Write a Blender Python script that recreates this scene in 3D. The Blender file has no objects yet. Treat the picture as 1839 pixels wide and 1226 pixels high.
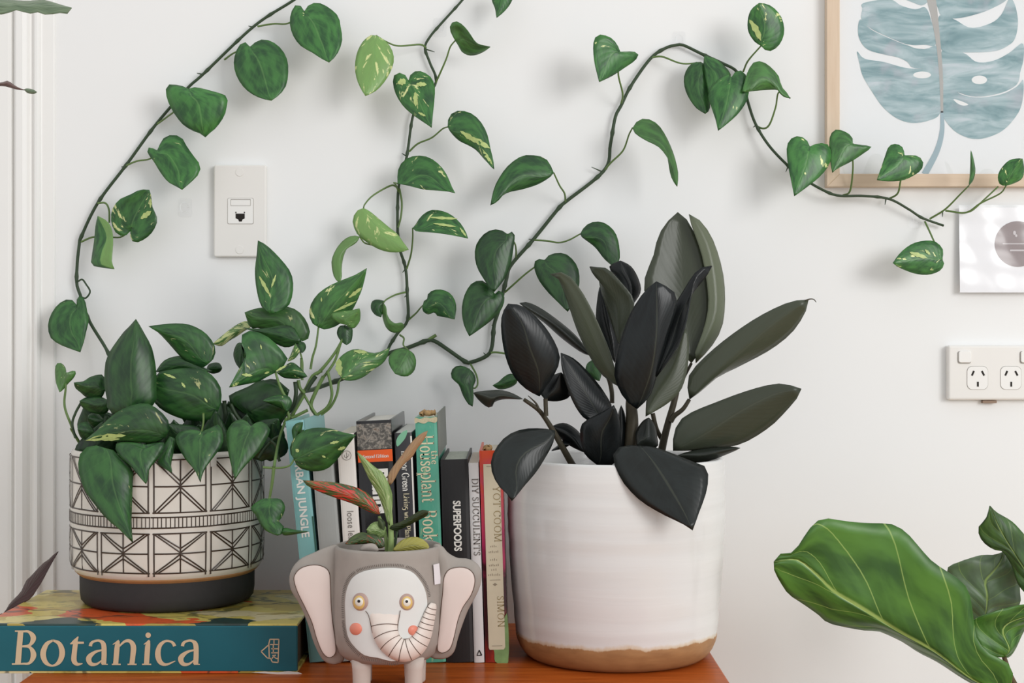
import bpy, math, random
from mathutils import Vector

# ------------------------------------------------------------------ camera, world, lights, exposure
F = 2700.0            # focal length in pixels of the 1839 x 1226 frame
CZ = 1.18             # camera height above the floor (m)
WALL = 2.05           # distance of the wall from the camera
SHELF = 0.80          # height of the desk top
scene = bpy.context.scene
cam_data = bpy.data.cameras.new('camera')
cam_data.sensor_width = 36.0
cam_data.lens = 36.0 * F / 1839.0
cam_data.clip_start = 0.02
cam = bpy.data.objects.new('camera', cam_data)
scene.collection.objects.link(cam)
cam.location = (0, 0, CZ)
cam.rotation_euler = (math.pi / 2, 0, 0)
scene.camera = cam

world = bpy.data.worlds.new('daylight_room')
scene.world = world
world.use_nodes = True
bg = world.node_tree.nodes['Background']
bg.inputs['Color'].default_value = (0.95, 0.975, 1.0, 1)
bg.inputs['Strength'].default_value = 0.82

def area_light(name, loc, target, sx, sy, power, col):
    l = bpy.data.lights.new(name, 'AREA')
    l.shape = 'RECTANGLE'; l.size = sx; l.size_y = sy; l.energy = power; l.color = col
    o = bpy.data.objects.new(name, l)
    scene.collection.objects.link(o)
    o.location = loc
    o.rotation_euler = (Vector(target) - Vector(loc)).to_track_quat('-Z', 'Y').to_euler()
    return o
area_light('window_daylight', (3.15, -1.95, 2.3), (-0.1, 2.0, 1.25), 2.0, 1.8, 98.0, (1.0, 0.995, 0.985))

vs = scene.view_settings
vs.view_transform = 'Standard'
try: vs.look = 'None'
except Exception: pass
vs.exposure = 0.04
vs.gamma = 1.0
vs.use_curve_mapping = False

# ------------------------------------------------------------------ helpers
rng = random.Random(7)
COL = scene.collection
def at(px, py, d):
    return Vector(((px - 919.5) / F * d, d, CZ - (py - 613.0) / F * d))

REG = {'Z': (0, 0, 1.0), 'A': (0, 0, .35068), 'B': (600, 0, .35068), 'C': (1200, 0, .35071), 'D': (60, 400, .35068),
       'E': (560, 360, .30175), 'F': (840, 360, .4079), 'G': (480, 700, .4291), 'H': (0, 780, .36387), 'I': (860, 760, .38005),
       'J': (1360, 880, .28226), 'K': (1560, 340, .3263), 'L': (510, 940, .23329), 'M': (500, 720, .22831), 'N': (690, 720, .22835),
       'P': (600, 740, .21215), 'S1': (80, 560, .17947), 'S2': (380, 480, .17947), 'S3': (80, 720, .21206), 'S4': (360, 660, .26101),
       'S5': (840, 440, .3262), 'S6': (1100, 370, .38345), 'S7': (1480, 0, .27722), 'T4': (400, 640, .14138), 'Q': (0, 1100, .3045),
       'V5': (120, 800, .2528)}
def fp(reg, p):
    r = REG[reg]
    return (r[0] + p[0] * r[2], r[1] + p[1] * r[2])

def wloc(o):
    v = Vector((0, 0, 0))
    while o is not None:
        v += o.location; o = o.parent
    return v

def mesh_obj(name, verts, faces, mat, parent=None, smooth=False, local=False, uv=None):
    """one mesh object; verts are world coordinates unless local is set"""
    off = Vector((0, 0, 0)) if (local or parent is None) else wloc(parent)
    me = bpy.data.meshes.new(name)
    me.from_pydata([tuple(Vector(v) - off) for v in verts], [], faces)
    if smooth:
        me.polygons.foreach_set('use_smooth', [True] * len(me.polygons))
    if uv is not None:
        lay = me.uv_layers.new(name='uv')
        for lp in me.loops:
            lay.data[lp.index].uv = uv[lp.vertex_index]
    me.validate(); me.update()
    for m in (mat if isinstance(mat, (list, tuple)) else [mat]):
        me.materials.append(m)
    o = bpy.data.objects.new(name, me)
    COL.objects.link(o)
    o.parent = parent
    return o

def tag(o, label, cat, group=None):
    o['label'] = label; o['category'] = cat
    if group: o['group'] = group
    return o
def struct(o, label=None, cat=None):
    o['kind'] = 'structure'
    if label: o['label'] = label
    if cat: o['category'] = cat
    return o
def thing(name, loc, label, cat, group=None):
    o = bpy.data.objects.new(name, None)
    o.empty_display_size = 0.02
    COL.objects.link(o)
    o.location = loc
    return tag(o, label, cat, group)

def bevel(o, w, seg=2, ang=0.6):
    m = o.modifiers.new('bevel', 'BEVEL'); m.width = w; m.segments = seg; m.limit_method = 'ANGLE'; m.angle_limit = ang
    return o
def smooth_by_angle(o):
    o.data.polygons.foreach_set('use_smooth', [True] * len(o.data.polygons))
    return o

def box_vf(x0, x1, y0, y1, z0, z1):
    v = [(x0, y0, z0), (x1, y0, z0), (x1, y1, z0), (x0, y1, z0), (x0, y0, z1), (x1, y0, z1), (x1, y1, z1), (x0, y1, z1)]
    f = [(0, 3, 2, 1), (4, 5, 6, 7), (0, 1, 5, 4), (1, 2, 6, 5), (2, 3, 7, 6), (3, 0, 4, 7)]
    return v, f
def join(*vfs):
    V, Fc = [], []
    for v, f in vfs:
        n = len(V); V += list(v); Fc += [tuple(i + n for i in q) for q in f]
    return V, Fc
def box(name, x0, x1, y0, y1, z0, z1, mat, parent=None, local=False, bev=0.0):
    v, f = box_vf(x0, x1, y0, y1, z0, z1)
    o = mesh_obj(name, v, f, mat, parent, local=local)
    if bev: bevel(o, bev)
    return o

def lathe_vf(prof, cx, cy, seg=72, close=False):
    V, Fc = [], []
    n = len(prof)
    for r, z in prof:
        for k in range(seg):
            a = 2 * math.pi * k / seg
            V.append((cx + r * math.cos(a), cy + r * math.sin(a), z))
    for i in range(n - 1):
        for k in range(seg):
            k2 = (k + 1) % seg
            Fc.append((i * seg + k, i * seg + k2, (i + 1) * seg + k2, (i + 1) * seg + k))
    if close:
        Fc.append(tuple(reversed(range(seg))))
        Fc.append(tuple((n - 1) * seg + k for k in range(seg)))
    return V, Fc

def cr(pts, n):
    """Catmull-Rom through pts (tuples of any length), resampled evenly to n+1 points"""
    pts = [tuple(float(c) for c in p) for p in pts]
    if len(pts) == 2:
        a, b = pts
        return [tuple(a[k] + (b[k] - a[k]) * i / n for k in range(len(a))) for i in range(n + 1)]
    P = [tuple(2 * a - b for a, b in zip(pts[0], pts[1]))] + pts + [tuple(2 * a - b for a, b in zip(pts[-1], pts[-2]))]
    out = []
    for i in range(1, len(P) - 2):
        p0, p1, p2, p3 = P[i - 1], P[i], P[i + 1], P[i + 2]
        for k in range(10):
            t = k / 10.0
            out.append(tuple(0.5 * (2 * b + (c - a) * t + (2 * a - 5 * b + 4 * c - e) * t * t + (3 * b - a - 3 * c + e) * t ** 3)
                             for a, b, c, e in zip(p0, p1, p2, p3)))
    out.append(pts[-1])
    L = [0.0]
    for a, b in zip(out, out[1:]):
        L.append(L[-1] + math.sqrt(sum((x - y) ** 2 for x, y in zip(a[:2], b[:2]))) + 1e-9)
    res = []; j = 0
    for i in range(n + 1):
        s = L[-1] * i / n
        while j < len(L) - 2 and L[j + 1] < s: j += 1
        t = (s - L[j]) / (L[j + 1] - L[j])
        t = max(0.0, min(1.0, t))
        res.append(tuple(a + (b - a) * t for a, b in zip(out[j], out[j + 1])))
    return res

def tube_vf(points, radii, seg=8):
    """points: Vectors, radii: list; capped tube"""
    V, Fc = [], []
    n = len(points)
    up = Vector((0, 1, 0))
    for i, p in enumerate(points):
        t = (points[min(i + 1, n - 1)] - points[max(i - 1, 0)])
        t = t.normalized() if t.length > 1e-9 else Vector((0, 0, 1))
        s = t.cross(up)
        if s.length < 1e-3: s = t.cross(Vector((1, 0, 0)))
        s.normalize(); u = s.cross(t).normalized()
        for k in range(seg):
            a = 2 * math.pi * k / seg
            V.append(p + (s * math.cos(a) + u * math.sin(a)) * radii[i])
    for i in range(n - 1):
        for k in range(seg):
            k2 = (k + 1) % seg
            Fc.append((i * seg + k, i * seg + k2, (i + 1) * seg + k2, (i + 1) * seg + k))
    Fc.append(tuple(range(seg)))
    Fc.append(tuple(reversed([(n - 1) * seg + k for k in range(seg)])))
    return V, Fc

def stem(name, chain, mat, parent, r0, r1=None, n=None, nodes=None):
    """chain: list of (px, py, d) in frame pixels and metres"""
    r1 = r0 if r1 is None else r1
    n = n or max(8, 5 * len(chain))
    c = cr(chain, n)
    pts = [at(*p) for p in c]
    rad = [r0 + (r1 - r0) * i / n for i in range(n + 1)]
    if nodes:
        for i in range(n + 1):
            rad[i] *= 1.0 + (0.35 if (i % nodes == nodes // 2) else 0.0)
    v, f = tube_vf(pts, rad)
    return mesh_obj(name, v, f, mat, parent, smooth=True)
def chain(parts, d):
    """parts: [(region, [(x,y)..]), ..]; d: depth or list of (fraction) depths start..end"""
    pts = []
    for reg, ps in parts:
        pts += [fp(reg, p) for p in ps]
    n = len(pts)
    ds = cr([(k, x) for k, x in enumerate(d)], max(1, n - 1)) if isinstance(d, (list, tuple)) else [(0, d)] * n
    return [(p[0], p[1], min(ds[i][1], WALL - 0.009)) for i, p in enumerate(pts)]

SURF = {}
def patch(o, reg, p0, p1, w, mat, bend=0.0):
    """cream sector of a variegated leaf, lying on the blade"""
    a, b = fp(reg, p0), fp(reg, p1)
    k = REG[reg][2]
    dx, dy = b[0] - a[0], b[1] - a[1]; l = math.hypot(dx, dy); nx, ny = -dy / l, dx / l
    V, n = [], 9
    for i in range(n + 1):
        u = i / n; h = w * k * 0.5 * math.sin(math.pi * u) ** 0.7 * (1 + .25 * math.sin(u * 19)); m = bend * k * math.sin(math.pi * u)
        for sg in (1, -1):
            x, y = a[0] + dx * u + nx * (m + sg * h), a[1] + dy * u + ny * (m + sg * h)
            ne = sorted(SURF[o.name], key=lambda q: (q[0] - x) ** 2 + (q[1] - y) ** 2)[:4]
            ws = [1 / ((q[0] - x) ** 2 + (q[1] - y) ** 2 + 1) for q in ne]
            V.append(at(x, y, sum(q[2] * g for q, g in zip(ne, ws)) / sum(ws) - .0014))
    Fc = [(2 * i, 2 * i + 1, 2 * i + 3, 2 * i + 2) for i in range(n)]
    return mesh_obj('cream_patch', V, Fc, mat, o, smooth=True)

def leaf(parent, reg, B, T, left, right, mat, d0, d1, bow=0.0, el=0.006, er=0.006, var=0.0, pale=0.0, half=0.0, tone=1.0,
         mid=None, pet=None, pet_r=0.0011, pet_mat=None, thick=0.0008, name='leaf', N=14, K=4, wave=0.0, pd=None):
    b, t = fp(reg, B), fp(reg, T)
    Lc = cr([b] + [fp(reg, p) for p in left] + [t], N)
    Rc = cr([b] + [fp(reg, p) for p in right] + [t], N)
    if mid:
        Mc = cr([b] + [fp(reg, p) for p in mid] + [t], N)
    else:
        S = cr([b, t], N); Mc = []
        for i in range(N + 1):
            w = 0.85 * math.sin(math.pi * i / N) ** 2
            Mc.append(tuple(S[i][k] * (1 - w) + 0.5 * (Lc[i][k] + Rc[i][k]) * w for k in (0, 1)))
    V, UV, Fc, PXD = [], [], [], []
    def put(p, tt, s, d):
        V.append(at(p[0], p[1], d)); PXD.append((p[0], p[1], d)); UV.append((tt, 0.5 + 0.5 * s)); return len(V) - 1
    ph = rng.random() * 6.28
    rows = []
    for i in range(N + 1):
        tt = i / N
        dm = d0 + (d1 - d0) * tt + bow * math.sin(math.pi * tt)
        if i in (0, N):
            rows.append([put(b if i == 0 else t, tt, 0.0, dm)]); continue
        prof = math.sin(math.pi * tt) ** 0.6
        row = []
        for j in range(-K, K + 1):
            v = abs(j) / K
            e = Lc[i] if j < 0 else Rc[i]
            p = (Mc[i][0] + (e[0] - Mc[i][0]) * v, Mc[i][1] + (e[1] - Mc[i][1]) * v)
            dd = dm + (el if j < 0 else er) * (v ** 1.4) * prof + wave * v * math.sin(tt * 17 + ph + (1.7 if j < 0 else 0))
            row.append(put(p, tt, j / K, dd))
        rows.append(row)
    W = 2 * K + 1
    for j in range(W - 1):
        Fc.append((rows[0][0], rows[1][j], rows[1][j + 1]))
        Fc.append((rows[N][0], rows[N - 1][j + 1], rows[N - 1][j]))
    for i in range(1, N - 1):
        for j in range(W - 1):
            Fc.append((rows[i][j], rows[i + 1][j], rows[i + 1][j + 1], rows[i][j + 1]))
    o = mesh_obj(name, V, Fc, mat, parent, smooth=True, uv=UV)
    sm = o.modifiers.new('thickness', 'SOLIDIFY'); sm.thickness = thick; sm.offset = 0.0
    o.color = (var, pale, half, tone)
    SURF[o.name] = PXD
    if pet:
        pc = [fp(pet[0], p) for p in pet[1]] + [b]
        n = len(pc)
        ds = pd if pd is not None else d0
        cc = [(p[0], p[1], ds + (d0 - ds) * i / (n - 1) + (0.0015 if i == n - 1 else 0)) for i, p in enumerate(pc)]
        stem('petiole', cc, pet_mat, o, pet_r * 1.25, pet_r * 0.9)
    return o

def poly_vf(pts3):
    return list(pts3), [tuple(range(len(pts3)))]

def ribbon2d(pts, n=24):
    """variable width stroke: pts (x, y, w) -> 2d verts, faces"""
    c = cr(pts, n) if len(pts) > 2 else cr(pts, 2)
    V, Fc = [], []
    m = len(c)
    for i, p in enumerate(c):
        a, b = c[max(i - 1, 0)], c[min(i + 1, m - 1)]
        tx, ty = b[0] - a[0], b[1] - a[1]
        l = math.hypot(tx, ty) or 1e-6
        nx, ny = -ty / l, tx / l
        V.append((p[0] + nx * p[2] / 2, p[1] + ny * p[2] / 2)); V.append((p[0] - nx * p[2] / 2, p[1] - ny * p[2] / 2))
    for i in range(m - 1):
        Fc.append((2 * i, 2 * i + 1, 2 * i + 3, 2 * i + 2))
    return V, Fc
def disc2d(x, y, r, n=20, ry=None):
    ry = ry or r
    return [(x + r * math.cos(2 * math.pi * k / n), y + ry * math.sin(2 * math.pi * k / n)) for k in range(n)], [tuple(range(n))]

def puff_vf(outline, mapper, h0, h1, rings=6, power=2.2, back=None):
    """pillow over a closed 2d outline: mapper(px, py, h) -> 3d"""
    n = len(outline)
    cx = sum(p[0] for p in outline) / n; cy = sum(p[1] for p in outline) / n
    V, Fc = [], []
    rs = [1.0, 0.985, 0.95, 0.88, 0.75, 0.5, 0.25][:rings + 1]
    for r in rs:
        h = h0 + (h1 - h0) * (1 - r ** power) ** 0.6
        for p in outline:
            V.append(mapper(cx + (p[0] - cx) * r, cy + (p[1] - cy) * r, h))
    m = len(rs)
    for i in range(m - 1):
        for k in range(n):
            k2 = (k + 1) % n
            Fc.append((i * n + k, i * n + k2, (i + 1) * n + k2, (i + 1) * n + k))
    c = len(V); V.append(mapper(cx, cy, h1))
    for k in range(n):
        Fc.append(((m - 1) * n + k, (m - 1) * n + (k + 1) % n, c))
    if back is not None:
        s = len(V)
        rb = [0.97, 0.85, 0.5]
        for r in rb:
            for p in outline:
                V.append(mapper(cx + (p[0] - cx) * r, cy + (p[1] - cy) * r, h0 + back * (1 - r ** power) ** 0.6))
        prev = 0
        for i in range(len(rb)):
            for k in range(n):
                k2 = (k + 1) % n
                Fc.append((prev + k2, prev + k, s + i * n + k, s + i * n + k2))
            prev = s + i * n
        c = len(V); V.append(mapper(cx, cy, h0 + back))
        for k in range(n):
            Fc.append((prev + (k + 1) % n, prev + k, c))
    return V, Fc
def closed_curve(pts, n=48):
    p = list(pts) + [pts[0]]
    P = [p[-2]] + p + [p[1]]
    full = cr(P, n * 2)
    # resample only the closed section
    dense = []
    for i in range(1, len(P) - 2):
        p0, p1, p2, p3 = P[i - 1], P[i], P[i + 1], P[i + 2]
        for k in range(8):
            t = k / 8
            dense.append(tuple(0.5 * (2 * b + (c - a) * t + (2 * a - 5 * b + 4 * c - e) * t * t + (3 * b - a - 3 * c + e) * t ** 3)
                               for a, b, c, e in zip(p0, p1, p2, p3)))
    m = len(dense)
    if m <= n: return dense
    return [dense[int(i * m / n)] for i in range(n)]

# ------------------------------------------------------------------ materials
class NB:
    """tiny node builder"""
    def __init__(self, name):
        self.m = bpy.data.materials.new(name); self.m.use_nodes = True
        self.t = self.m.node_tree
        self.b = self.t.nodes['Principled BSDF']
    def n(self, typ, props=None, **ins):
        nd = self.t.nodes.new(typ)
        for k, v in (props or {}).items(): setattr(nd, k, v)
        for k, v in ins.items():
            key = int(k[1:]) if k[0] == 'i' and k[1:].isdigit() else k.replace('_', ' ')
            self.set(nd.inputs[key], v)
        return nd
    def set(self, sock, v):
        if hasattr(v, 'is_output') or isinstance(v, bpy.types.NodeSocket): self.t.links.new(v, sock)
        else: sock.default_value = v
    def math(self, op, a, b=0.0, c=0.0, clamp=False):
        nd = self.n('ShaderNodeMath', {'operation': op, 'use_clamp': clamp}, i0=a, i1=b, i2=c)
        return nd.outputs[0]
    def mix(self, f, a, b):
        nd = self.t.nodes.new('ShaderNodeMix'); nd.data_type = 'RGBA'
        self.set(nd.inputs[0], f); self.set(nd.inputs[6], a); self.set(nd.inputs[7], b)
        return nd.outputs[2]
    def smooth(self, v, a, b):
        nd = self.n('ShaderNodeMapRange', {'interpolation_type': 'SMOOTHSTEP'}, Value=v, From_Min=a, From_Max=b)
        return nd.outputs[0]
    def noise(self, vec, scale, detail=3.0, rough=0.5, dist=0.0):
        nd = self.n('ShaderNodeTexNoise', None, Scale=scale, Detail=detail, Roughness=rough, Distortion=dist)
        if vec is not None: self.t.links.new(vec, nd.inputs['Vector'])
        return nd.outputs['Fac']
    def coords(self, kind='Object'):
        return self.t.nodes.new('ShaderNodeTexCoord').outputs[kind]
    def mapped(self, vec, scale):
        return self.n('ShaderNodeMapping', None, Vector=vec, Scale=scale).outputs[0]
    def bump(self, h, strength=0.2, dist=0.001):
        nd = self.n('ShaderNodeBump', None, Height=h, Strength=strength, Distance=dist)
        self.t.links.new(nd.outputs[0], self.b.inputs['Normal'])
    def ramp(self, f, stops, interp='LINEAR'):
        nd = self.t.nodes.new('ShaderNodeValToRGB'); nd.color_ramp.interpolation = interp
        el = nd.color_ramp.elements
        while len(el) < len(stops): el.new(0.5)
        for e, (p, c) in zip(el, stops): e.position = p; e.color = c4(c)
        self.t.links.new(f, nd.inputs[0])
        return nd.outputs[0]
    def out(self, color=None, rough=None, spec=None, metal=None, coat=None):
        if color is not None: self.set(self.b.inputs['Base Color'], color)
        if rough is not None: self.set(self.b.inputs['Roughness'], rough)
        if spec is not None: self.b.inputs['Specular IOR Level'].default_value = spec
        if metal is not None: self.b.inputs['Metallic'].default_value = metal
        if coat is not None: self.b.inputs['Coat Weight'].default_value = coat
        return self.m
def c4(c): return tuple(c) + (1.0,) if len(c) == 3 else tuple(c)
def s(r, g, b):
    """sRGB 0..255 -> linear rgba"""
    def f(x):
        x /= 255.0
        return x / 12.92 if x <= 0.04045 else ((x + 0.055) / 1.055) ** 2.4
    return (f(r), f(g), f(b), 1.0)

def plain(name, col, rough=0.5, spec=0.5, var=0.10, scale=60.0, bump=0.0, coat=0.0):
    nb = NB(name)
    co = nb.coords()
    nz = nb.noise(co, scale, 4)
    dark = tuple(x * (1 - var) for x in col[:3]) + (1,)
    light = tuple(min(1, x * (1 + var)) for x in col[:3]) + (1,)
    if bump: nb.bump(nz, bump, 0.001)
    return nb.out(nb.mix(nz, dark, light), rough, spec, coat=coat)

def leaf_mat(name, dark, light, cream, palec, rough, vein, vein_n, vein_amt, streak=(6.5, 1.7), spec=0.5, bump=0.35, vein_w=0.06, sheen=0.0):
    nb = NB(name)
    uv = nb.n('ShaderNodeSeparateXYZ', None, Vector=nb.coords('UV'))
    t = uv.outputs[0]
    sgn = nb.math('MULTIPLY_ADD', uv.outputs[1], 2.0, -1.0)
    a = nb.math('ABSOLUTE', sgn)
    oi = nb.t.nodes.new('ShaderNodeObjectInfo')
    oc = nb.n('ShaderNodeSeparateColor', None, Color=oi.outputs['Color'])
    rnd = nb.math('MULTIPLY', oi.outputs['Random'], 57.0)
    q = nb.math('SUBTRACT', t, nb.math('MULTIPLY', nb.math('POWER', a, 0.8), 0.34))
    vec = nb.n('ShaderNodeCombineXYZ', None, X=nb.math('MULTIPLY', q, streak[0]), Y=nb.math('MULTIPLY', sgn, streak[1]), Z=rnd).outputs[0]
    vec2 = nb.n('ShaderNodeCombineXYZ', None, X=nb.math('MULTIPLY', t, 3.0), Y=nb.math('MULTIPLY', sgn, 2.0), Z=rnd).outputs[0]
    base = nb.mix(nb.smooth(nb.noise(vec2, 1.6, 3), 0.3, 0.7), dark, light)
    # faint lighter feathering along the side veins
    fine = nb.noise(nb.n('ShaderNodeCombineXYZ', None, X=nb.math('MULTIPLY', q, 22.0), Y=nb.math('MULTIPLY', sgn, 1.2), Z=rnd).outputs[0], 1.0, 2)
    base = nb.mix(nb.math('MULTIPLY', nb.smooth(fine, 0.5, 0.75), 0.35), base, light)
    side = nb.smooth(sgn, 0.0, 0.05)
    pale = nb.math('ADD', oc.outputs[1], nb.math('MULTIPLY', oc.outputs[2], side), clamp=True)
    base = nb.mix(pale, base, palec)
    # variegation
    vn = nb.noise(vec, 1.0, 4, 0.6, 0.35)
    thr = nb.math('MULTIPLY_ADD', oc.outputs[0], -0.22, 0.695)
    mask = nb.smooth(nb.math('SUBTRACT', vn, thr), 0.0, 0.05)
    on = nb.math('GREATER_THAN', oc.outputs[0], 0.01)
    base = nb.mix(nb.math('MULTIPLY', nb.math('MULTIPLY', mask, on), 0.85), base, cream)
    # veins
    fr = nb.math('FRACT', nb.math('MULTIPLY', q, vein_n))
    vd = nb.math('ABSOLUTE', nb.math('SUBTRACT', fr, 0.5))
    vline = nb.math('SUBTRACT', 1.0, nb.smooth(vd, vein_w * 0.4, vein_w))
    midl = nb.math('SUBTRACT', 1.0, nb.smooth(a, 0.015, 0.045))
    vm = nb.math('MAXIMUM', nb.math('MULTIPLY', vline, vein_amt), nb.math('MULTIPLY', midl, min(1.0, vein_amt + 0.25)))
    base = nb.mix(vm, base, vein)
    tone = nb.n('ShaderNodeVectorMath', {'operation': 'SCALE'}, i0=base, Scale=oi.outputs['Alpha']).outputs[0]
    hgt = nb.math('ADD', nb.math('MULTIPLY', nb.smooth(vd, 0.0, 0.4), 0.8), nb.smooth(a, 0.0, 0.08))
    nb.bump(hgt, bump, 0.0012)
    r = nb.math('MULTIPLY_ADD', fine, 0.08, rough - 0.04)
    return nb.out(tone, r, spec)

M = {}
M['wall'] = plain('white_wall_paint', s(239, 239, 238), 0.75, 0.25, 0.012, 9.0, 0.03)
M['trim'] = plain('white_gloss_trim', s(240, 239, 236), 0.4, 0.4, 0.015, 20.0)
M['door'] = plain('white_door_paint', s(238, 236, 233), 0.45, 0.4, 0.015, 20.0)
M['plate'] = plain('ivory_plastic', s(233, 230, 225), 0.35, 0.45, 0.01, 20.0)
M['plate_in'] = plain('ivory_plastic_insert', s(238, 236, 232), 0.3, 0.45, 0.01, 20.0)
M['dark'] = plain('dark_slot', s(38, 34, 30), 0.6, 0.2, 0.05)
M['groove'] = plain('shadow_gap_plastic', s(176, 172, 166), 0.6, 0.2, 0.03)
M['pothos'] = leaf_mat('pothos_leaf', s(27, 68, 32), s(58, 111, 50), s(214, 218, 152), s(140, 178, 100), 0.38, s(104, 146, 84), 9.0, 0.07, bump=0.09)
M['pothos_stem'] = plain('pothos_stem_dark', s(50, 68, 44), 0.5, 0.4, 0.25, 120.0)
M['pothos_pet'] = plain('pothos_petiole_green', s(96, 122, 66), 0.45, 0.4, 0.22, 90.0)
M['rubber'] = leaf_mat('rubber_leaf', s(14, 17, 18), s(23, 28, 29), s(150, 110, 70), s(104, 111, 88), 0.32, s(84, 88, 74), 18.0, 0.025, spec=0.34, bump=0.05)
M['rubber_stem'] = plain('rubber_stem', s(62, 56, 42), 0.55, 0.3, 0.25, 150.0, 0.2)
M['aglao'] = leaf_mat('aglaonema_leaf', s(44, 62, 30), s(84, 104, 52), s(206, 48, 44), s(196, 150, 112), 0.45, s(150, 160, 110), 7.0, 0.08, streak=(11.0, 3.0))
M['aglao_green'] = leaf_mat('aglaonema_pale_leaf', s(98, 126, 62), s(150, 172, 110), s(212, 214, 170), s(186, 176, 84), 0.45, s(205, 210, 170), 7.0, 0.2, streak=(8.0, 3.0))
M['aglao_stem'] = plain('aglaonema_stem', s(142, 164, 100), 0.5, 0.4, 0.15, 80.0)
M['fig'] = leaf_mat('fiddle_leaf', s(40, 80, 27), s(76, 122, 44), s(160, 190, 100), s(128, 140, 120), 0.42, s(162, 186, 104), 5.0, 0.55, bump=0.8, vein_w=0.022)
M['fig_stem'] = plain('fig_trunk', s(94, 80, 58), 0.8, 0.2, 0.25, 60.0, 0.4)
M['cane'] = leaf_mat('begonia_leaf', s(92, 112, 84), s(122, 140, 110), s(160, 150, 140), s(88, 44, 40), 0.45, s(160, 170, 150), 8.0, 0.15)
M['cane_stem'] = plain('begonia_stem', s(110, 60, 48), 0.5, 0.4, 0.15, 60.0)
M['cream'] = plain('pothos_cream_sector', s(178, 194, 122), 0.4, 0.4, 0.25, 260.0)
M['soil'] = plain('potting_soil', s(48, 38, 30), 0.95, 0.1, 0.5, 220.0, 0.8)

# ------------------------------------------------------------------ the room
struct(box('wall_back', -2.6, 2.6, WALL, WALL + 0.12, 0.0, 2.6, M['wall']), 'white painted wall behind the plants and books', 'wall')
def floor_material():
    nb = NB('pale_floor_boards')
    co = nb.mapped(nb.coords(), (1.0, 9.0, 1.0))
    g = nb.noise(co, 3.0, 5)
    return nb.out(nb.mix(g, s(170, 140, 105), s(205, 176, 140)), 0.5, 0.4)
struct(box('floor', -2.6, 2.6, -1.6, WALL, -0.05, 0.0, floor_material()), 'pale timber floor below the desk', 'floor')
struct(box('baseboard_back', -0.5, 2.6, WALL - 0.016, WALL, 0.0, 0.12, M['trim'], bev=0.004), 'white skirting board along the foot of the wall', 'baseboard')

def xw(px, d=WALL): return (px - 919.5) / F * d
# moulded door casing: profile in (x, projection) extruded floor to head
def casing():
    prof = [(-78, 0), (-78, .020), (-30, .020), (-24, .014), (20, .014), (26, .013), (28, .008), (31, .008), (33, .016), (37, .0185), (48, .0185),
            (54, .015), (58, .0105), (62, .009), (65, .009), (66, .0135), (69, .0155), (73, .0155), (76, .0125), (77, .008), (79, .007), (98, .006), (100, .0045), (100, 0)]
    V, Fc = [], []
    for z in (0.0, 2.14):
        for px, h in prof: V.append((xw(px), WALL - h, z))
    n = len(prof)
    for i in range(n):
        j = (i + 1) % n
        Fc.append((i, j, n + j, n + i))
    Fc.append(tuple(range(n))); Fc.append(tuple(reversed(range(n, 2 * n))))
    return V, Fc
v, f = casing()
struct(mesh_obj('trim_1', v, f, M['trim']), 'white moulded door casing at the left edge of the wall', 'trim')
d1 = struct(box('door_1', xw(-78) - 0.8, xw(-78) - 0.004, WALL - 0.03, WALL, 0.0, 2.08, M['door'], bev=0.003), 'white painted door beside the moulded casing', 'door')

# ------------------------------------------------------------------ desk
def wood_material():
    nb = NB('orange_varnished_wood')
    co = nb.mapped(nb.coords(), (1.6, 16.0, 16.0))
    g = nb.noise(co, 5.0, 6, 0.6, 0.4)
    g2 = nb.noise(nb.mapped(nb.coords(), (3, 60, 60)), 6.0, 3)
    col = nb.ramp(g, [(0.25, s(146, 66, 20)), (0.55, s(188, 92, 34)), (0.8, s(204, 112, 48))])
    col = nb.mix(nb.math('MULTIPLY', g2, 0.12), col, s(120, 54, 18))
    nb.bump(g2, 0.05, 0.0005)
    return nb.out(col, 0.3, 0.06)
M['wood'] = wood_material()
DX0, DX1, DY0 = -0.55, 0.243, 1.40
desk = thing('desk', (-0.15, 1.72, 0), 'orange varnished wooden desk top under the pots and books', 'desk')
box('desk_top', DX0, DX1, DY0, WALL - 0.02, SHELF - 0.028, SHELF, M['wood'], desk, bev=0.002)
for sx in (DX0 + 0.03, DX1 - 0.07):
    for sy in (DY0 + 0.03, WALL - 0.08):
        v, f = box_vf(sx, sx + 0.04, sy, sy + 0.04, 0.0, SHELF - 0.028)
        bevel(mesh_obj('leg', v, f, M['wood'], desk), 0.003)
box('apron', DX0 + 0.05, DX1 - 0.05, DY0 + 0.035, DY0 + 0.055, SHELF - 0.11, SHELF - 0.028, M['wood'], desk)

# ------------------------------------------------------------------ lettering
def sans(body, size, weight=0.0, space=1.0):
    c = bpy.data.curves.new('lettering', 'FONT'); c.body = body; c.size = size; c.offset = weight; c.space_character = space
    c.resolution_u = 4
    o = bpy.data.objects.new('lettering', c); COL.objects.link(o)
    bpy.context.view_layer.update()
    me = bpy.data.meshes.new_from_object(o.evaluated_get(bpy.context.evaluated_depsgraph_get()))
    V = [(v.co.x, v.co.y) for v in me.vertices]; Fc = [tuple(p.vertices) for p in me.polygons]
    bpy.data.objects.remove(o); bpy.data.curves.remove(c); bpy.data.meshes.remove(me)
    return V, Fc
TH, TN = 0.105, 0.035
def st(x, y0, y1, up=True, dn=True):       # stem with serifs
    r = [('v', x, y0, y1)]
    if dn: r.append(('h', x - .10, x + .10, y0 + .015))
    if up: r.append(('h', x - .10, x + .07, y1 - .015))
    return r
def cu(*p): return [('c', list(p))]
def hl(x0, x1, y): return [('h', x0, x1, y)]
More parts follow.
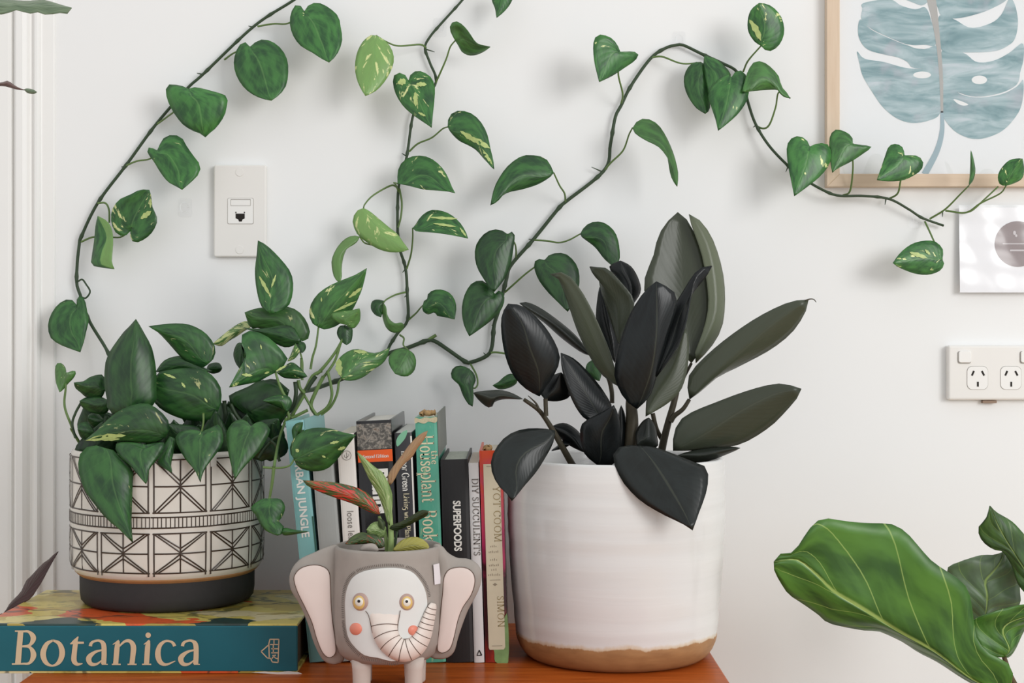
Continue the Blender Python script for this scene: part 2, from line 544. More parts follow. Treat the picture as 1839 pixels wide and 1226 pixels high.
GL = {
 'a': (.46, cu((.08, .36), (.14, .46), (.25, .46), (.33, .36), (.33, .18), (.34, .04), (.42, .02)) + cu((.33, .27), (.17, .24), (.08, .13), (.13, .03), (.22, .03), (.33, .13))),
 'c': (.42, cu((.37, .37), (.30, .46), (.18, .44), (.08, .30), (.09, .14), (.2, .02), (.32, .04), (.38, .12))),
 'd': (.52, cu((.40, .36), (.30, .46), (.18, .44), (.08, .30), (.09, .14), (.2, .02), (.32, .04), (.40, .12)) + st(.40, 0, .72)),
 'e': (.44, cu((.09, .26), (.2, .265), (.36, .265), (.34, .39), (.22, .465), (.10, .37), (.08, .2), (.17, .04), (.3, .03), (.38, .11))),
 'g': (.50, cu((.38, .36), (.28, .46), (.16, .43), (.09, .30), (.15, .16), (.28, .15), (.38, .26), (.38, .36)) + cu((.38, .40), (.40, .1), (.40, -.08), (.28, -.2), (.1, -.16))),
 'h': (.56, st(.13, 0, .72) + cu((.14, .30), (.22, .44), (.34, .46), (.42, .36), (.42, .18), (.42, 0)) + hl(.33, .52, .015)),
 'i': (.27, st(.14, 0, .46) + [('o', .14, .62, .06)]),
 'k': (.54, st(.13, 0, .72) + cu((.14, .2), (.28, .36), (.42, .46)) + cu((.24, .28), (.36, .12), (.48, .01)) + hl(.33, .5, .45)),
 'l': (.27, st(.14, 0, .72)),
 'n': (.56, st(.13, 0, .46) + cu((.14, .30), (.22, .44), (.34, .46), (.42, .36), (.42, .18), (.42, 0)) + hl(.33, .52, .015)),
 'o': (.50, cu((.25, .47), (.11, .38), (.08, .23), (.13, .07), (.25, 0), (.38, .08), (.42, .24), (.38, .39), (.25, .47))),
 'p': (.53, st(.13, -.22, .46) + cu((.14, .34), (.24, .46), (.36, .43), (.45, .28), (.43, .12), (.32, .01), (.2, .03), (.14, .1))),
 'r': (.40, st(.13, 0, .46) + cu((.14, .30), (.2, .42), (.3, .46), (.36, .41))),
 's': (.38, cu((.31, .37), (.24, .46), (.12, .43), (.09, .33), (.2, .25), (.31, .16), (.28, .04), (.15, .01), (.07, .1))),
 't': (.34, cu((.15, .6), (.15, .3), (.16, .07), (.24, .02), (.31, .06)) + hl(.04, .29, .45)),
 'u': (.56, st(.12, .12, .46, True, False) + cu((.12, .2), (.13, .06), (.24, 0), (.36, .06), (.42, .16)) + st(.42, 0, .46, True, False) + hl(.42, .5, .015)),
 'v': (.48, cu((.06, .46), (.16, .2), (.24, 0)) + cu((.24, 0), (.33, .22), (.41, .46)) + hl(0, .14, .45) + hl(.33, .48, .45)),
 'w': (.70, cu((.06, .46), (.14, .2), (.2, 0)) + cu((.2, 0), (.28, .22), (.34, .44)) + cu((.34, .44), (.4, .2), (.47, 0)) + cu((.47, 0), (.56, .22), (.63, .46)) + hl(0, .14, .45) + hl(.55, .7, .45)),
 'B': (.62, st(.15, 0, .70) + cu((.15, .68), (.34, .68), (.46, .58), (.42, .42), (.28, .37), (.15, .37)) + cu((.15, .37), (.36, .37), (.52, .26), (.48, .08), (.32, .015), (.15, .015))),
 'C': (.66, cu((.58, .52), (.5, .66), (.34, .69), (.16, .58), (.09, .36), (.15, .13), (.33, 0), (.5, .04), (.59, .17)) + cu((.58, .68), (.58, .5))),
 'D': (.72, st(.15, 0, .70) + cu((.15, .685), (.36, .685), (.56, .58), (.63, .35), (.56, .12), (.36, .015), (.15, .015))),
 'E': (.60, st(.15, 0, .70) + hl(.1, .53, .685) + hl(.15, .42, .36) + hl(.1, .55, .015) + [('v', .54, .02, .17), ('v', .52, .55, .69)]),
 'G': (.72, cu((.58, .52), (.5, .66), (.34, .69), (.16, .58), (.09, .36), (.15, .13), (.33, 0), (.5, .03), (.58, .1)) + [('v', .58, .04, .30)] + hl(.48, .68, .30)),
 'H': (.76, st(.15, 0, .70) + st(.60, 0, .70) + hl(.15, .6, .36)),
 'I': (.32, st(.16, 0, .70)),
 'L': (.58, st(.15, 0, .70) + hl(.1, .52, .015) + [('v', .52, .02, .2)]),
 'M': (.90, st(.13, 0, .70) + cu((.15, .69), (.3, .34), (.44, .01)) + cu((.44, .01), (.58, .34), (.73, .69)) + st(.75, 0, .70)),
 'N': (.74, st(.13, 0, .70) + cu((.13, .69), (.36, .34), (.6, .01)) + st(.6, 0, .70)),
 'O': (.76, cu((.38, .69), (.17, .58), (.09, .35), (.17, .11), (.38, 0), (.59, .11), (.67, .35), (.59, .58), (.38, .69))),
 'P': (.60, st(.15, 0, .70) + cu((.15, .685), (.36, .685), (.5, .58), (.48, .4), (.32, .33), (.15, .33))),
 'S': (.52, cu((.43, .55), (.34, .67), (.17, .65), (.11, .52), (.2, .41), (.36, .31), (.44, .19), (.36, .04), (.2, .01), (.09, .13))),
 'T': (.64, st(.32, 0, .69, False) + hl(.06, .58, .685) + [('v', .07, .54, .69), ('v', .57, .54, .69)]),
 'U': (.74, st(.14, .2, .70, True, False) + cu((.14, .25), (.2, .06), (.37, 0), (.54, .06), (.6, .25)) + [('v', .6, .2, .7)] + hl(.5, .7, .685)),
 'Y': (.68, st(.34, 0, .33, False) + cu((.1, .69), (.22, .5), (.34, .32)) + cu((.34, .32), (.46, .5), (.58, .69)) + hl(.0, .2, .685) + hl(.48, .68, .685)),
 ' ': (.26, []),
}
def serif(body, size, weight=1.0, space=1.0):
    """book-face lettering drawn with a broad pen: thick stems, thin hairlines, bracket serifs"""
    V, Fc = [], []
    x = 0.0
    def add(vf):
        n = len(V)
        V.extend(vf[0]); Fc.extend(tuple(i + n for i in q) for q in vf[1])
    for ch in body:
        adv, parts = GL.get(ch, GL[' '])
        for p in parts:
            if p[0] == 'v':
                w = TH * weight; add(([(x + p[1] - w / 2, p[2]), (x + p[1] + w / 2, p[2]), (x + p[1] + w / 2, p[3]), (x + p[1] - w / 2, p[3])], [(0, 1, 2, 3)]))
            elif p[0] == 'h':
                w = TN * weight; add(([(x + p[1], p[3] - w / 2), (x + p[2], p[3] - w / 2), (x + p[2], p[3] + w / 2), (x + p[1], p[3] + w / 2)], [(0, 1, 2, 3)]))
            elif p[0] == 'o':
                add(disc2d(x + p[1], p[2], p[3], 12))
            else:
                c = cr(p[1], 14); pts = []
                for i, q in enumerate(c):
                    a, b = c[max(i - 1, 0)], c[min(i + 1, len(c) - 1)]
                    l = math.hypot(b[0] - a[0], b[1] - a[1]) or 1e-6
                    pts.append((x + q[0], q[1], (TN + (TH - TN) * abs(b[1] - a[1]) / l) * weight))
                add(ribbon2d(pts, 18))
        x += adv * space
    return [(a * size, b * size) for a, b in V], Fc
def squeeze(vf, k): return [(a * k, b) for a, b in vf[0]], vf[1]
def lift(V2, Fc, fn):
    """2d lettering to 3d; every face a hair apart so that overlapping strokes never share a plane"""
    return [fn(a, b) for a, b in V2], Fc

# ------------------------------------------------------------------ standing books
M['pages'] = plain('book_pages', s(205, 198, 184), 0.85, 0.1, 0.10, 300.0)
def cover_mat(name, col, rough=0.35, var=0.06): return plain(name, col, rough, 0.45, var, 40.0)
white_ink = plain('white_print', s(226, 224, 216), 0.6, 0.2, 0.02)
grey_ink = plain('grey_print', s(122, 116, 110), 0.6, 0.2, 0.03)
black_ink = plain('black_print', s(45, 43, 42), 0.6, 0.2, 0.03)
cream_ink = plain('cream_print', s(214, 205, 172), 0.6, 0.2, 0.03)
gold_ink = plain('dull_gold_print', s(150, 132, 92), 0.5, 0.3, 0.08)
BD = 1.778
BS = BD / F
def book(name, label, xl, xr, ytop, lean, depth, cover, hard=True, pages=None, spine_mat=None):
    """xl, xr: spine edges at its foot, ytop: height of its head (frame pixels); returns root, thickness, height"""
    root = thing(name, ((xl - 919.5) * BS, BD, SHELF + 0.0004), label, 'book', 'row of upright books on the desk')
    ang = math.atan(lean)
    root.rotation_euler = (0, -ang, 0)
    t = (xr - xl) * BS * math.cos(ang); h = (1190 - ytop) * BS / math.cos(ang)
    b = 0.0026 if hard else 0.0009
    ov = 0.004 if hard else 0.0003
    V, Fc = join(box_vf(0, b, 0.001, depth, 0, h), box_vf(t - b, t, 0.001, depth, 0, h))
    mesh_obj('cover_board', V, Fc, cover, root, local=True)
    # slightly rounded spine
    n = 8; V = []; Fc = []
    for z in (0, h):
        for i in range(n + 1):
            u = i / n; V.append((t * u, 0.0012 - 0.0018 * math.sin(math.pi * u) ** 0.5, z))
        V.append((t, 0.004, z)); V.append((0, 0.004, z))
    m = n + 3
    for i in range(m): Fc.append((i, (i + 1) % m, m + (i + 1) % m, m + i))
    Fc.append(tuple(reversed(range(m)))); Fc.append(tuple(range(m, 2 * m)))
    mesh_obj('spine', V, Fc, spine_mat or cover, root, local=True)
    box('page_block', b, t - b, 0.0045, depth - ov, ov, h - ov, pages or M['pages'], root, local=True)
    return root, t, h
def spine_text(root, vf, x, ztop, mat, name='title', eps=0.0011):
    """runs down the spine, letter tops to the right"""
    V2, Fc = vf
    return mesh_obj(name, [(x + b, -eps, ztop - a) for a, b in V2], Fc, mat, root, local=True)
def spine_flat(root, vf, x, z, mat, name, eps=0.0011):
    return mesh_obj(name, [(x + a, -eps, z + b) for a, b in vf[0]], vf[1], mat, root, local=True)
def rect2d(x0, x1, y0, y1): return [(x0, y0), (x1, y0), (x1, y1), (x0, y1)], [(0, 1, 2, 3)]
def ypos(y, root_h, ytop): return root_h * (1190 - y) / (1190 - ytop)

# 1 teal
teal = cover_mat('teal_cloth_cover', s(124, 178, 176))
r, t, h = book('book', 'pale teal book leaning at the left end of the row, white capitals on spine', 556, 589, 757, .100, .19, teal)
spine_text(r, squeeze(sans('URBAN JUNGLE', 19.5 * BS, 0.0003, 1.0), 1.06), t * .28, ypos(821, h, 757), white_ink)
spine_flat(r, rect2d(t * .93, t * 1.0, .0, h * .6), 0, 0, plain('leafy_cover_edge', s(40, 84, 66), .4, .4, .5, 180.), 'printed_edge', .0006)
# 2 grey
grey = cover_mat('grey_cover', s(158, 160, 156), .45)
r, t, h = book('book', 'plain grey book between the teal book and the thin white book', 590, 628, 792, .082, .17, grey, False)
fb = [rect2d(t * .42, t * .56, ypos(y, h, 792), ypos(y - dy, h, 792)) for y, dy in ((866, 3), (871, 2), (877, 4), (884, 2), (889, 3), (895, 2))]
spine_flat(r, join(*fb), 0, 0, plain('faded_print', s(172, 174, 170), .6, .2, .02), 'faded_title_marks')
# 3 white
white_cover = cover_mat('white_paper_cover', s(226, 220, 212), .5, .02)
r, t, h = book('book', 'slim white book with thin grey lower-case title and a ringed leaf mark', 629, 660, 780, .06, .17, white_cover, False)
spine_text(r, squeeze(sans('loose leaf', 17 * BS, 0.0, 1.0), .85), t * .34, ypos(918, h, 780), grey_ink)
ring = ribbon2d([(math.cos(a / 8 * 6.2832) * .0055, math.sin(a / 8 * 6.2832) * .0055, .0005) for a in range(9)], 32)
lf = ribbon2d([(0, -.0036, .0006), (.0002, 0, .0006), (0, .0036, .0006)], 4)
lf2 = ribbon2d([(0, -.002, .0005), (.0024, -.0005, .0005), (.0026, .002, .0005)], 8)
lf3 = ribbon2d([(0, -.003, .0005), (-.0024, -.0015, .0005), (-.0026, .001, .0005)], 8)
spine_flat(r, join(ring, lf, lf2, lf3), t * .52, ypos(819, h, 780), grey_ink, 'leaf_emblem')
# 4 black with photo and orange band
blk = cover_mat('black_jacket', s(30, 29, 30), .22)
r, t, h = book('book', 'thick black book with an orange band and a grey photo on its spine', 661, 724, 757, .050, .22, blk, pages=plain('clean_pages', s(214, 210, 202), .85, .1, .06, 300.))
def photo_mat():
    nb = NB('spine_photograph')
    n1 = nb.noise(nb.coords(), 170.0, 5, .65, .6)
    col = nb.ramp(n1, [(.3, s(38, 37, 35)), (.48, s(92, 88, 82)), (.58, s(150, 143, 132)), (.66, s(96, 74, 58)), (.8, s(196, 190, 180))])
    return nb.out(col, .25, .5)
spine_flat(r, rect2d(t * .01, t * .99, ypos(808, h, 757), h * .988), 0, 0, photo_mat(), 'spine_photo', .0009)
spine_flat(r, rect2d(t * .005, t * .995, ypos(831, h, 757), ypos(809.5, h, 757)), 0, 0, plain('orange_band_print', s(226, 92, 34), .3, .4, .03), 'orange_band', .00105)
spine_flat(r, serif('Second Edition', 8.6 * BS, 1.1, .86), t * .14, ypos(824, h, 757), white_ink, 'edition_text', .0013)
spine_text(r, squeeze(sans('Plants', 38 * BS, 0.0012, 1.02), .88), t * .40, ypos(843, h, 757), white_ink)
# 5 charcoal
char = cover_mat('charcoal_jacket', s(52, 52, 55), .35)
r, t, h = book('book', 'charcoal book with a mint leaf at the head of its spine and white edge', 725, 756, 778, .040, .20, char, False, pages=plain('white_pages', s(222, 220, 214), .8, .1, .05, 300.))
spine_flat(r, rect2d(t * .90, t * .995, .002, h * .985), 0, 0, white_ink, 'white_spine_edge', .0009)
mint = plain('mint_print', s(122, 178, 146), .5, .3, .04)
lv = closed_curve([(0, 0), (-.0012, .006), (.0015, .012), (.007, .017), (.0125, .0185), (.0105, .011), (.006, .005)], 24)
spine_flat(r, (lv, [tuple(range(len(lv)))]), t * .14, ypos(802, h, 778), mint, 'leaf_print')
spine_text(r, squeeze(serif('Indoor Green', 18 * BS, 1.3), .72), t * .34, ypos(810, h, 778), white_ink)
spine_text(r, squeeze(serif('Living with Plants', 15 * BS, 1.1), .77), t * .38, ypos(886, h, 778), cream_ink, 'subtitle')
# 6 green houseplant book
def jade():
    nb = NB('jade_dust_jacket')
    n1 = nb.noise(nb.coords(), 60.0, 4)
    wear = nb.smooth(nb.noise(nb.mapped(nb.coords(), (1, 1, 0.35)), 160.0, 4), .62, .72)
    col = nb.mix(n1, s(66, 146, 122), s(92, 170, 144))
    return nb.out(nb.mix(nb.math('MULTIPLY', wear, .35), col, s(196, 206, 150)), .25, .5)
r, t, h = book('book', 'tall jade green book with cream lettering and a torn jacket head', 762, 801, 750, .038, .20, jade())
spine_text(r, squeeze(serif('Houseplant', 36 * BS, 1.05), .70), t * .18, ypos(782, h, 750), cream_ink)
spine_text(r, squeeze(serif('Book', 36 * BS, 1.05), .74), t * .18, ypos(916, h, 750), cream_ink, 'title')
spine_text(r, squeeze(serif('the', 17 * BS, 1.2, 1.15), 1.0), t * .68, ypos(810, h, 750), cream_ink, 'title_word')
torn = closed_curve([(-.0002, .0), (.004, .0012), (.010, -.0008), (.016, .0014), (.022, .0), (t, .001), (t, .0065), (.018, .0058), (.012, .0066), (.006, .005), (.0, .0064)], 40)
spine_flat(r, (torn, [tuple(range(len(torn)))]), 0, h - .0068, plain('torn_paper', s(190, 180, 150), .8, .1, .25, 500.), 'torn_edge', .0013)
box('jacket_flap', t + .0002, t + .0016, .004, .2, h * .84, h + .004, cover_mat('grey_board', s(120, 124, 116), .55, .15), r, local=True)
# 7 superfoods
r, t, h = book('book', 'wide black book with white sans capitals and pale speckled page tops', 802, 851, 826, .030, .19, cover_mat('matt_black_cover', s(27, 25, 26), .4),
               pages=plain('speckled_pages', s(186, 190, 178), .8, .1, .35, 260.))
spine_text(r, squeeze(sans('SUPERFOODS', 18.5 * BS, 0.0004, 1.0), .80), t * .42, ypos(900, h, 826), white_ink)
# 8 DIY succulents
r, t, h = book('book', 'thin white book with grey serif capitals and a small triangle at foot', 852, 870, 832, .030, .18, cover_mat('pale_grey_cover', s(214, 212, 210), .5, .02), False)
spine_text(r, serif('DIY SUCCULENTS', 16.2 * BS, 1.2, 1.03), t * .30, ypos(859, h, 832), grey_ink)
tri = join(ribbon2d([(-.0026, -.0026, .0011), (.0030, -.0026, .0011)]), ribbon2d([(-.0026, -.0026, .0009), (.0003, .0036, .0012)]), ribbon2d([(.0003, .0036, .0012), (.0030, -.0026, .0016)]))
spine_flat(r, tri, t * .5, ypos(1173, h, 832), black_ink, 'triangle_emblem')
# 9 red with a cream spine label
def painted():
    nb = NB('painted_floral_jacket')
    v = nb.noise(nb.mapped(nb.coords(), (1, 1, .4)), 55.0, 3, .5, 1.0)
    z = nb.n('ShaderNodeSeparateXYZ', None, Vector=nb.coords()).outputs[2]
    col = nb.ramp(nb.math('ADD', nb.math('MULTIPLY', z, 2.75), nb.math('MULTIPLY', v, .45)),
                  [(.0, s(70, 20, 24)), (.20, s(150, 44, 30)), (.33, s(52, 22, 26)), (.5, s(60, 18, 26)), (.62, s(170, 44, 88)), (.74, s(186, 60, 84)), (.84, s(206, 70, 26))])
    return nb.out(col, .3, .4)
r, t, h = book('book', 'red floral book with a long cream paper label down its spine', 872, 913, 810, .030, .16, painted())
lab = closed_curve([(t * .16, .020), (t * .17, .0162), (t * .24, .015), (t * .80, .015), (t * .87, .0162), (t * .885, .020), (t * .885, h * .5), (t * .885, h * .937), (t * .16, h * .937), (t * .16, h * .5)], 60)
lab = [(t * .16, .018), (t * .20, .0152), (t * .82, .0152), (t * .885, .018), (t * .885, h * .937), (t * .16, h * .937)]
lb = spine_flat(r, (lab, [tuple(range(len(lab)))]), 0, 0, plain('cream_label', s(206, 196, 170), .6, .2, .06, 90.), 'spine_label', .0011)
spine_text(r, serif('YOT COOM', 18 * BS, .8, 1.05), t * .56, ypos(873, h, 810), gold_ink, 'title', .0014)
spine_text(r, serif('SIMON', 17 * BS, .8, 1.05), t * .60, ypos(1070, h, 810), gold_ink, 'author', .0014)
bars = []
for k, (y, w) in enumerate([(982, .3), (992, .46), (1006, .34), (1016, .46), (1024, .28), (1033, .56)]):
    z = ypos(y, h, 810)
    for q in range(int(w * 14)):
        x0 = t * (.52 - w / 2) + q * t * w / int(w * 14)
        bars.append(rect2d(x0, x0 + t * .026, z - .0008, z + .0008 + .0005 * ((q * 7) % 3)))
for y in (838, 1042, 1160):
    z = ypos(y, h, 810); bars.append(rect2d(t * .30, t * .76, z - .0003, z + .0003))
dz = ypos(1050, h, 810)
bars.append(([(t * .42, dz), (t * .52, dz - .0018), (t * .62, dz), (t * .52, dz + .0018)], [(0, 1, 2, 3)]))
spine_flat(r, join(*bars), 0, 0, plain('faint_label_print', s(140, 128, 110), .6, .2, .05), 'label_lines', .0014)
gp = closed_curve([(t * .45, .0005), (t * .40, .012), (t * .32, .022), (t * .6, .022), (t * .995, .058), (t * .995, .0005)], 30)
spine_flat(r, (gp, [tuple(range(len(gp)))]), 0, 0, plain('green_leaf_print', s(120, 150, 96), .35, .4, .45, 70.), 'leaf_print', .0010)

# dried twig and bark scraps lying on the book tops
bark = plain('dry_bark', s(168, 136, 96), .9, .1, .35, 300., .6)
def scrap(name, px, py, d, dx, label, rr):
    pts = [(px + a * rr.random() * dx * .15 + a * dx * .18, py - 4 - 5 * abs(math.sin(a * 1.3)), d + .004 * math.sin(a * 2.1)) for a in range(5)]
    c = cr(pts, 14)
    v, f = tube_vf([at(*p) for p in c], [.0022 + .0019 * math.sin(i * 1.9) ** 2 for i in range(15)], 7)
    return tag(mesh_obj(name, v, f, bark, smooth=True), label, 'bark')
scrap('bark_scrap', 756, 749, 1.80, 24, 'curl of dry bark lying on top of the jade green book', rng)
scrap('dry_leaf_scrap', 872, 812, 1.80, 8, 'dry yellow scrap on top of the red floral book', rng)

# ------------------------------------------------------------------ big lying book
BX0, BX1, BY0, BY1, BT = -0.606, -0.2455, 1.720, 1.955, 0.857
def art_cover():
    nb = NB('painted_botanical_cover')
    co = nb.n('ShaderNodeMapping', None, Vector=nb.coords(), Scale=(15, 22, 15)).outputs[0]
    warp = nb.n('ShaderNodeVectorMath', {'operation': 'ADD'}, i0=co, i1=nb.n('ShaderNodeTexNoise', None, Vector=co, Scale=1.4, Detail=2.0).outputs['Color']).outputs[0]
    vo = nb.n('ShaderNodeTexVoronoi', {'feature': 'F1'}, Vector=warp, Scale=1.0)
    hue = nb.n('ShaderNodeSeparateColor', None, Color=vo.outputs['Color']).outputs[0]
    col = nb.ramp(hue, [(0, s(214, 194, 102)), (.30, s(196, 170, 84)), (.5, s(226, 210, 134)), (.62, s(222, 96, 48)), (.74, s(170, 148, 70)), (.84, s(40, 66, 62)), (.92, s(222, 206, 160))], 'CONSTANT')
    fine = nb.noise(co, 3.0, 5, .6)
    col = nb.mix(nb.math('MULTIPLY', nb.smooth(fine, .52, .66), .45), col, s(70, 78, 44))
    ed = nb.n('ShaderNodeTexVoronoi', {'feature': 'DISTANCE_TO_EDGE'}, Vector=nb.n('ShaderNodeMapping', None, Vector=warp, Scale=(.45, .45, .45)).outputs[0], Scale=1.0)
    line = nb.math('SUBTRACT', 1.0, nb.smooth(ed.outputs['Distance'], .01, .03))
    col = nb.mix(nb.math('MULTIPLY', line, .7), col, s(38, 52, 48))
    return nb.out(col, .28, .5)
M['art'] = art_cover()
bk = thing('book', ((BX0 + BX1) / 2, (BY0 + BY1) / 2, SHELF), 'huge botany book lying flat, deep teal spine with cream title, under the patterned pot', 'book')
box('cover_board', BX0, BX1, BY0 + .0005, BY1, BT - .0035, BT, M['art'], bk, bev=.0008).name = 'top_cover'
box('bottom_cover', BX0, BX1, BY0 + .0005, BY1, SHELF + .0003, SHELF + .0038, M['art'], bk, bev=.0008)
box('page_block', BX0 + .005, BX1 - .005, BY0 + .006, BY1 - .006, SHELF + .0038, BT - .0035, plain('big_book_pages', s(92, 80, 66), .85, .1, .2, 400.), bk)
tealspine = plain('deep_teal_spine', s(20, 92, 104), .42, .35, .12, 25.)
v, f = box_vf(BX0, BX1 + .0, BY0 - .0015, BY0 + .005, SHELF + .0032, BT - .0022)
bevel(mesh_obj('spine', v, f, tealspine, bk), .001, 2)
tan_ink = plain('tan_print', s(206, 182, 150), .55, .2, .03)
LET = {
 'B': [[(122, 108, 32), (114, 200, 33), (106, 300, 34)], [(88, 108, 8), (160, 108, 9)], [(70, 302, 9), (150, 300, 10)],
       [(130, 110, 10), (170, 112, 16), (197, 147, 33), (175, 190, 16), (120, 198, 9)], [(120, 198, 9), (175, 203, 16), (198, 248, 34), (175, 295, 16), (130, 300, 10)]],
 'o': [[(312, 162, 11), (275, 185, 25), (254, 240, 34), (270, 292, 26), (310, 312, 11), (350, 288, 26), (367, 235, 34), (350, 182, 25), (312, 162, 11)]],
 't': [[(462, 140, 5), (450, 165, 18), (445, 185, 28), (438, 240, 30), (437, 282, 31), (455, 303, 20), (487, 299, 5)], [(415, 183, 6), (450, 177, 13), (495, 176, 12)], [(414, 184, 4), (440, 165, 16), (462, 140, 5)]],
 'a': [[(533, 197, 20), (538, 180, 18), (555, 168, 14), (585, 164, 14), (610, 185, 28), (614, 240, 30), (611, 302, 30)], [(600, 303, 8), (636, 304, 5)],
       [(612, 217, 8), (560, 232, 17), (524, 266, 32), (535, 300, 25), (570, 302, 14), (606, 276, 6)]],
 'n': [[(698, 165, 16), (691, 200, 30), (682, 302, 30)], [(665, 187, 4), (702, 163, 11)], [(660, 304, 8), (712, 304, 8)],
       [(696, 205, 8), (735, 169, 15), (768, 168, 22), (787, 200, 32), (783, 260, 30), (778, 302, 30)], [(752, 304, 8), (806, 304, 8)]],
 'i': [[(878, 165, 16), (871, 200, 30), (864, 302, 30)], [(848, 187, 4), (882, 162, 11)], [(838, 304, 8), (892, 304, 8)]],
 'c': [[(1030, 197, 20), (1022, 180, 18), (1005, 169, 13), (975, 167, 14), (942, 195, 25), (931, 245, 33), (945, 290, 28), (980, 305, 15), (1034, 284, 5)]],
}
def on_spine(reg, x, y):
    px, py = fp(reg, (x, y))
    return at(px, py, BY0 - .0021)
SPX = lambda pts: [(p[0], p[1], p[2]) for p in pts]
for nm, sh in (('B', 0), ('o', 0), ('t', 0), ('a', 0), ('n', 0), ('i', 0), ('c', 0), ('a', 543)):
    Vl, Fl = [], []
    for k, stroke in enumerate(LET[nm]):
        V2, F2 = ribbon2d([(p[0] + sh, p[1], p[2]) for p in stroke], 30)
        n0 = len(Vl)
        for a, b in V2:
            w = on_spine('Q', a, b); w.y -= k * .00003; Vl.append(w)
        Fl += [tuple(i + n0 for i in q) for q in F2]
    if nm == 'i':
        V2, F2 = disc2d(874, 132, 16); n0 = len(Vl)
        Vl += [on_spine('Q', a, b) for a, b in V2]; Fl += [tuple(i + n0 for i in q) for q in F2]
    mesh_obj('title_letter', Vl, Fl, tan_ink, bk)
hs = [[(1592, 156), (1645, 156), (1640, 293), (1606, 290), (1596, 268), (1576, 266), (1540, 228), (1584, 190), (1592, 156)], [(1592, 187), (1643, 187)], [(1616, 158), (1616, 186)],
      [(1586, 190), (1588, 262)], [(1600, 212), (1640, 212)], [(1600, 236), (1640, 236)], [(1612, 190), (1612, 236)], [(1606, 252), (1628, 250)], [(1604, 270), (1614, 256), (1626, 268), (1638, 270)]]
parts = []
for q in hs:
    for a, b in zip(q, q[1:]): parts.append(ribbon2d([(a[0], a[1], 6.5), (b[0], b[1], 6.5)]))
V2, F2 = join(*parts)
mesh_obj('house_emblem', [on_spine('Q', a, b) for a, b in V2], F2, tan_ink, bk)
tv = [on_spine('Q', *p) for p in [(1480, 352), (1560, 346), (1640, 350), (1700, 344), (1762, 350), (1782, 360), (1700, 366), (1600, 360)]]
mesh_obj('torn_edge', tv, [tuple(range(len(tv)))], plain('torn_white_paper', s(214, 208, 200), .8, .1, .1, 300.), bk)

# ------------------------------------------------------------------ patterned pot
PX, PD = (302 - 919.5) / F * 1.885, 1.885
zb, z0, z1 = BT + .0003, CZ - .2836, CZ - .1325
RP = .1178
pp = thing('plant_pot', (PX, PD, zb), 'cream glazed pot with carved geometric lines on a black base', 'plant pot')
glaze = NB('cream_crackle_glaze')
gl_n = glaze.noise(glaze.coords(), 18.0, 4)
glaze.bump(glaze.noise(glaze.coords(), 45.0, 3), .25, .002)
M['glaze'] = glaze.out(glaze.mix(gl_n, s(205, 198, 186), s(226, 221, 211)), .12, .5)
prof = [(.100, z0 - .004), (.108, z0 - .0015), (.1125, z0 + .002), (RP - .0012, z0 + .008), (RP, z0 + .016), (RP + .0006, (z0 + z1) / 2), (RP, z1 - .012), (RP - .001, z1 - .004), (RP - .0025, z1 - .0006),
        (RP - .005, z1), (RP - .0075, z1 - .001), (RP - .009, z1 - .005), (RP - .0095, z1 - .05), (RP - .012, z1 - .09), (.0, z1 - .092)]
v, f = lathe_vf(prof, PX, PD, 96); mesh_obj('pot_body', v, f, M['glaze'], pp, smooth=True)
blackclay = plain('matt_black_clay', s(50, 48, 48), .7, .3, .12, 120., .15)
prof = [(.0, zb), (.094, zb), (.1015, zb + .0015), (.1055, zb + .006), (.1068, zb + .016), (.1070, z0 - .0035), (.1062, z0 - .001), (.09, z0 - .0005), (.0, z0 - .0005)]
v, f = lathe_vf(prof, PX, PD, 96); mesh_obj('pot_base', v, f, blackclay, pp, smooth=True)
prof = [(.1074, z0 - .0030), (.1106, z0 - .0004), (.1130, z0 + .0022), (.1118, z0 + .0025), (.109, z0)]
v, f = lathe_vf(prof, PX, PD, 96); mesh_obj('unglazed_edge', v, f, plain('toasted_clay_edge', s(168, 124, 82), .6, .2, .2, 80.), pp, smooth=True)
# carved lines: thin ribbons wrapped round the wall
def cylpt(ang, z, r=None):
    a = math.radians(ang)
    rr = RP + .0009 if r is None else r
    return Vector((PX + rr * math.sin(a), PD - rr * math.cos(a), z))
LV, LF = [], []
def cline(a0, zz0, a1, zz1, w=.0017):
    n = max(2, int(abs(a1 - a0) / 4) + 1)
    wob = rng.uniform(-.0005, .0005)
    P = []
    for i in range(n + 1):
        u = i / n
        P.append((a0 + (a1 - a0) * u, zz0 + (zz1 - zz0) * u + wob * math.sin(u * 3.1)))
    R = math.degrees(1 / RP)
    base = len(LV)
    dx, dz = (a1 - a0) / R, zz1 - zz0
    l = math.hypot(dx, dz) or 1e-9
    nx, nz = -dz / l * w / 2, dx / l * w / 2
    for a, z in P:
        rr = RP + .0009 - (.0012 if z < z0 + .012 else 0)
        LV.append(cylpt(a + nx * R, z + nz, rr)); LV.append(cylpt(a - nx * R, z - nz, rr))
        LV.append(cylpt(a, z, rr + .0003))
    for i in range(n):
        b = base + 3 * i
        LF.append((b, b + 2, b + 5, b + 3)); LF.append((b + 2, b + 1, b + 4, b + 5))
PA = 360 / 11.0
ROWS = [(CZ - .2016, CZ - .1395), (CZ - .2730, CZ - .2265)]
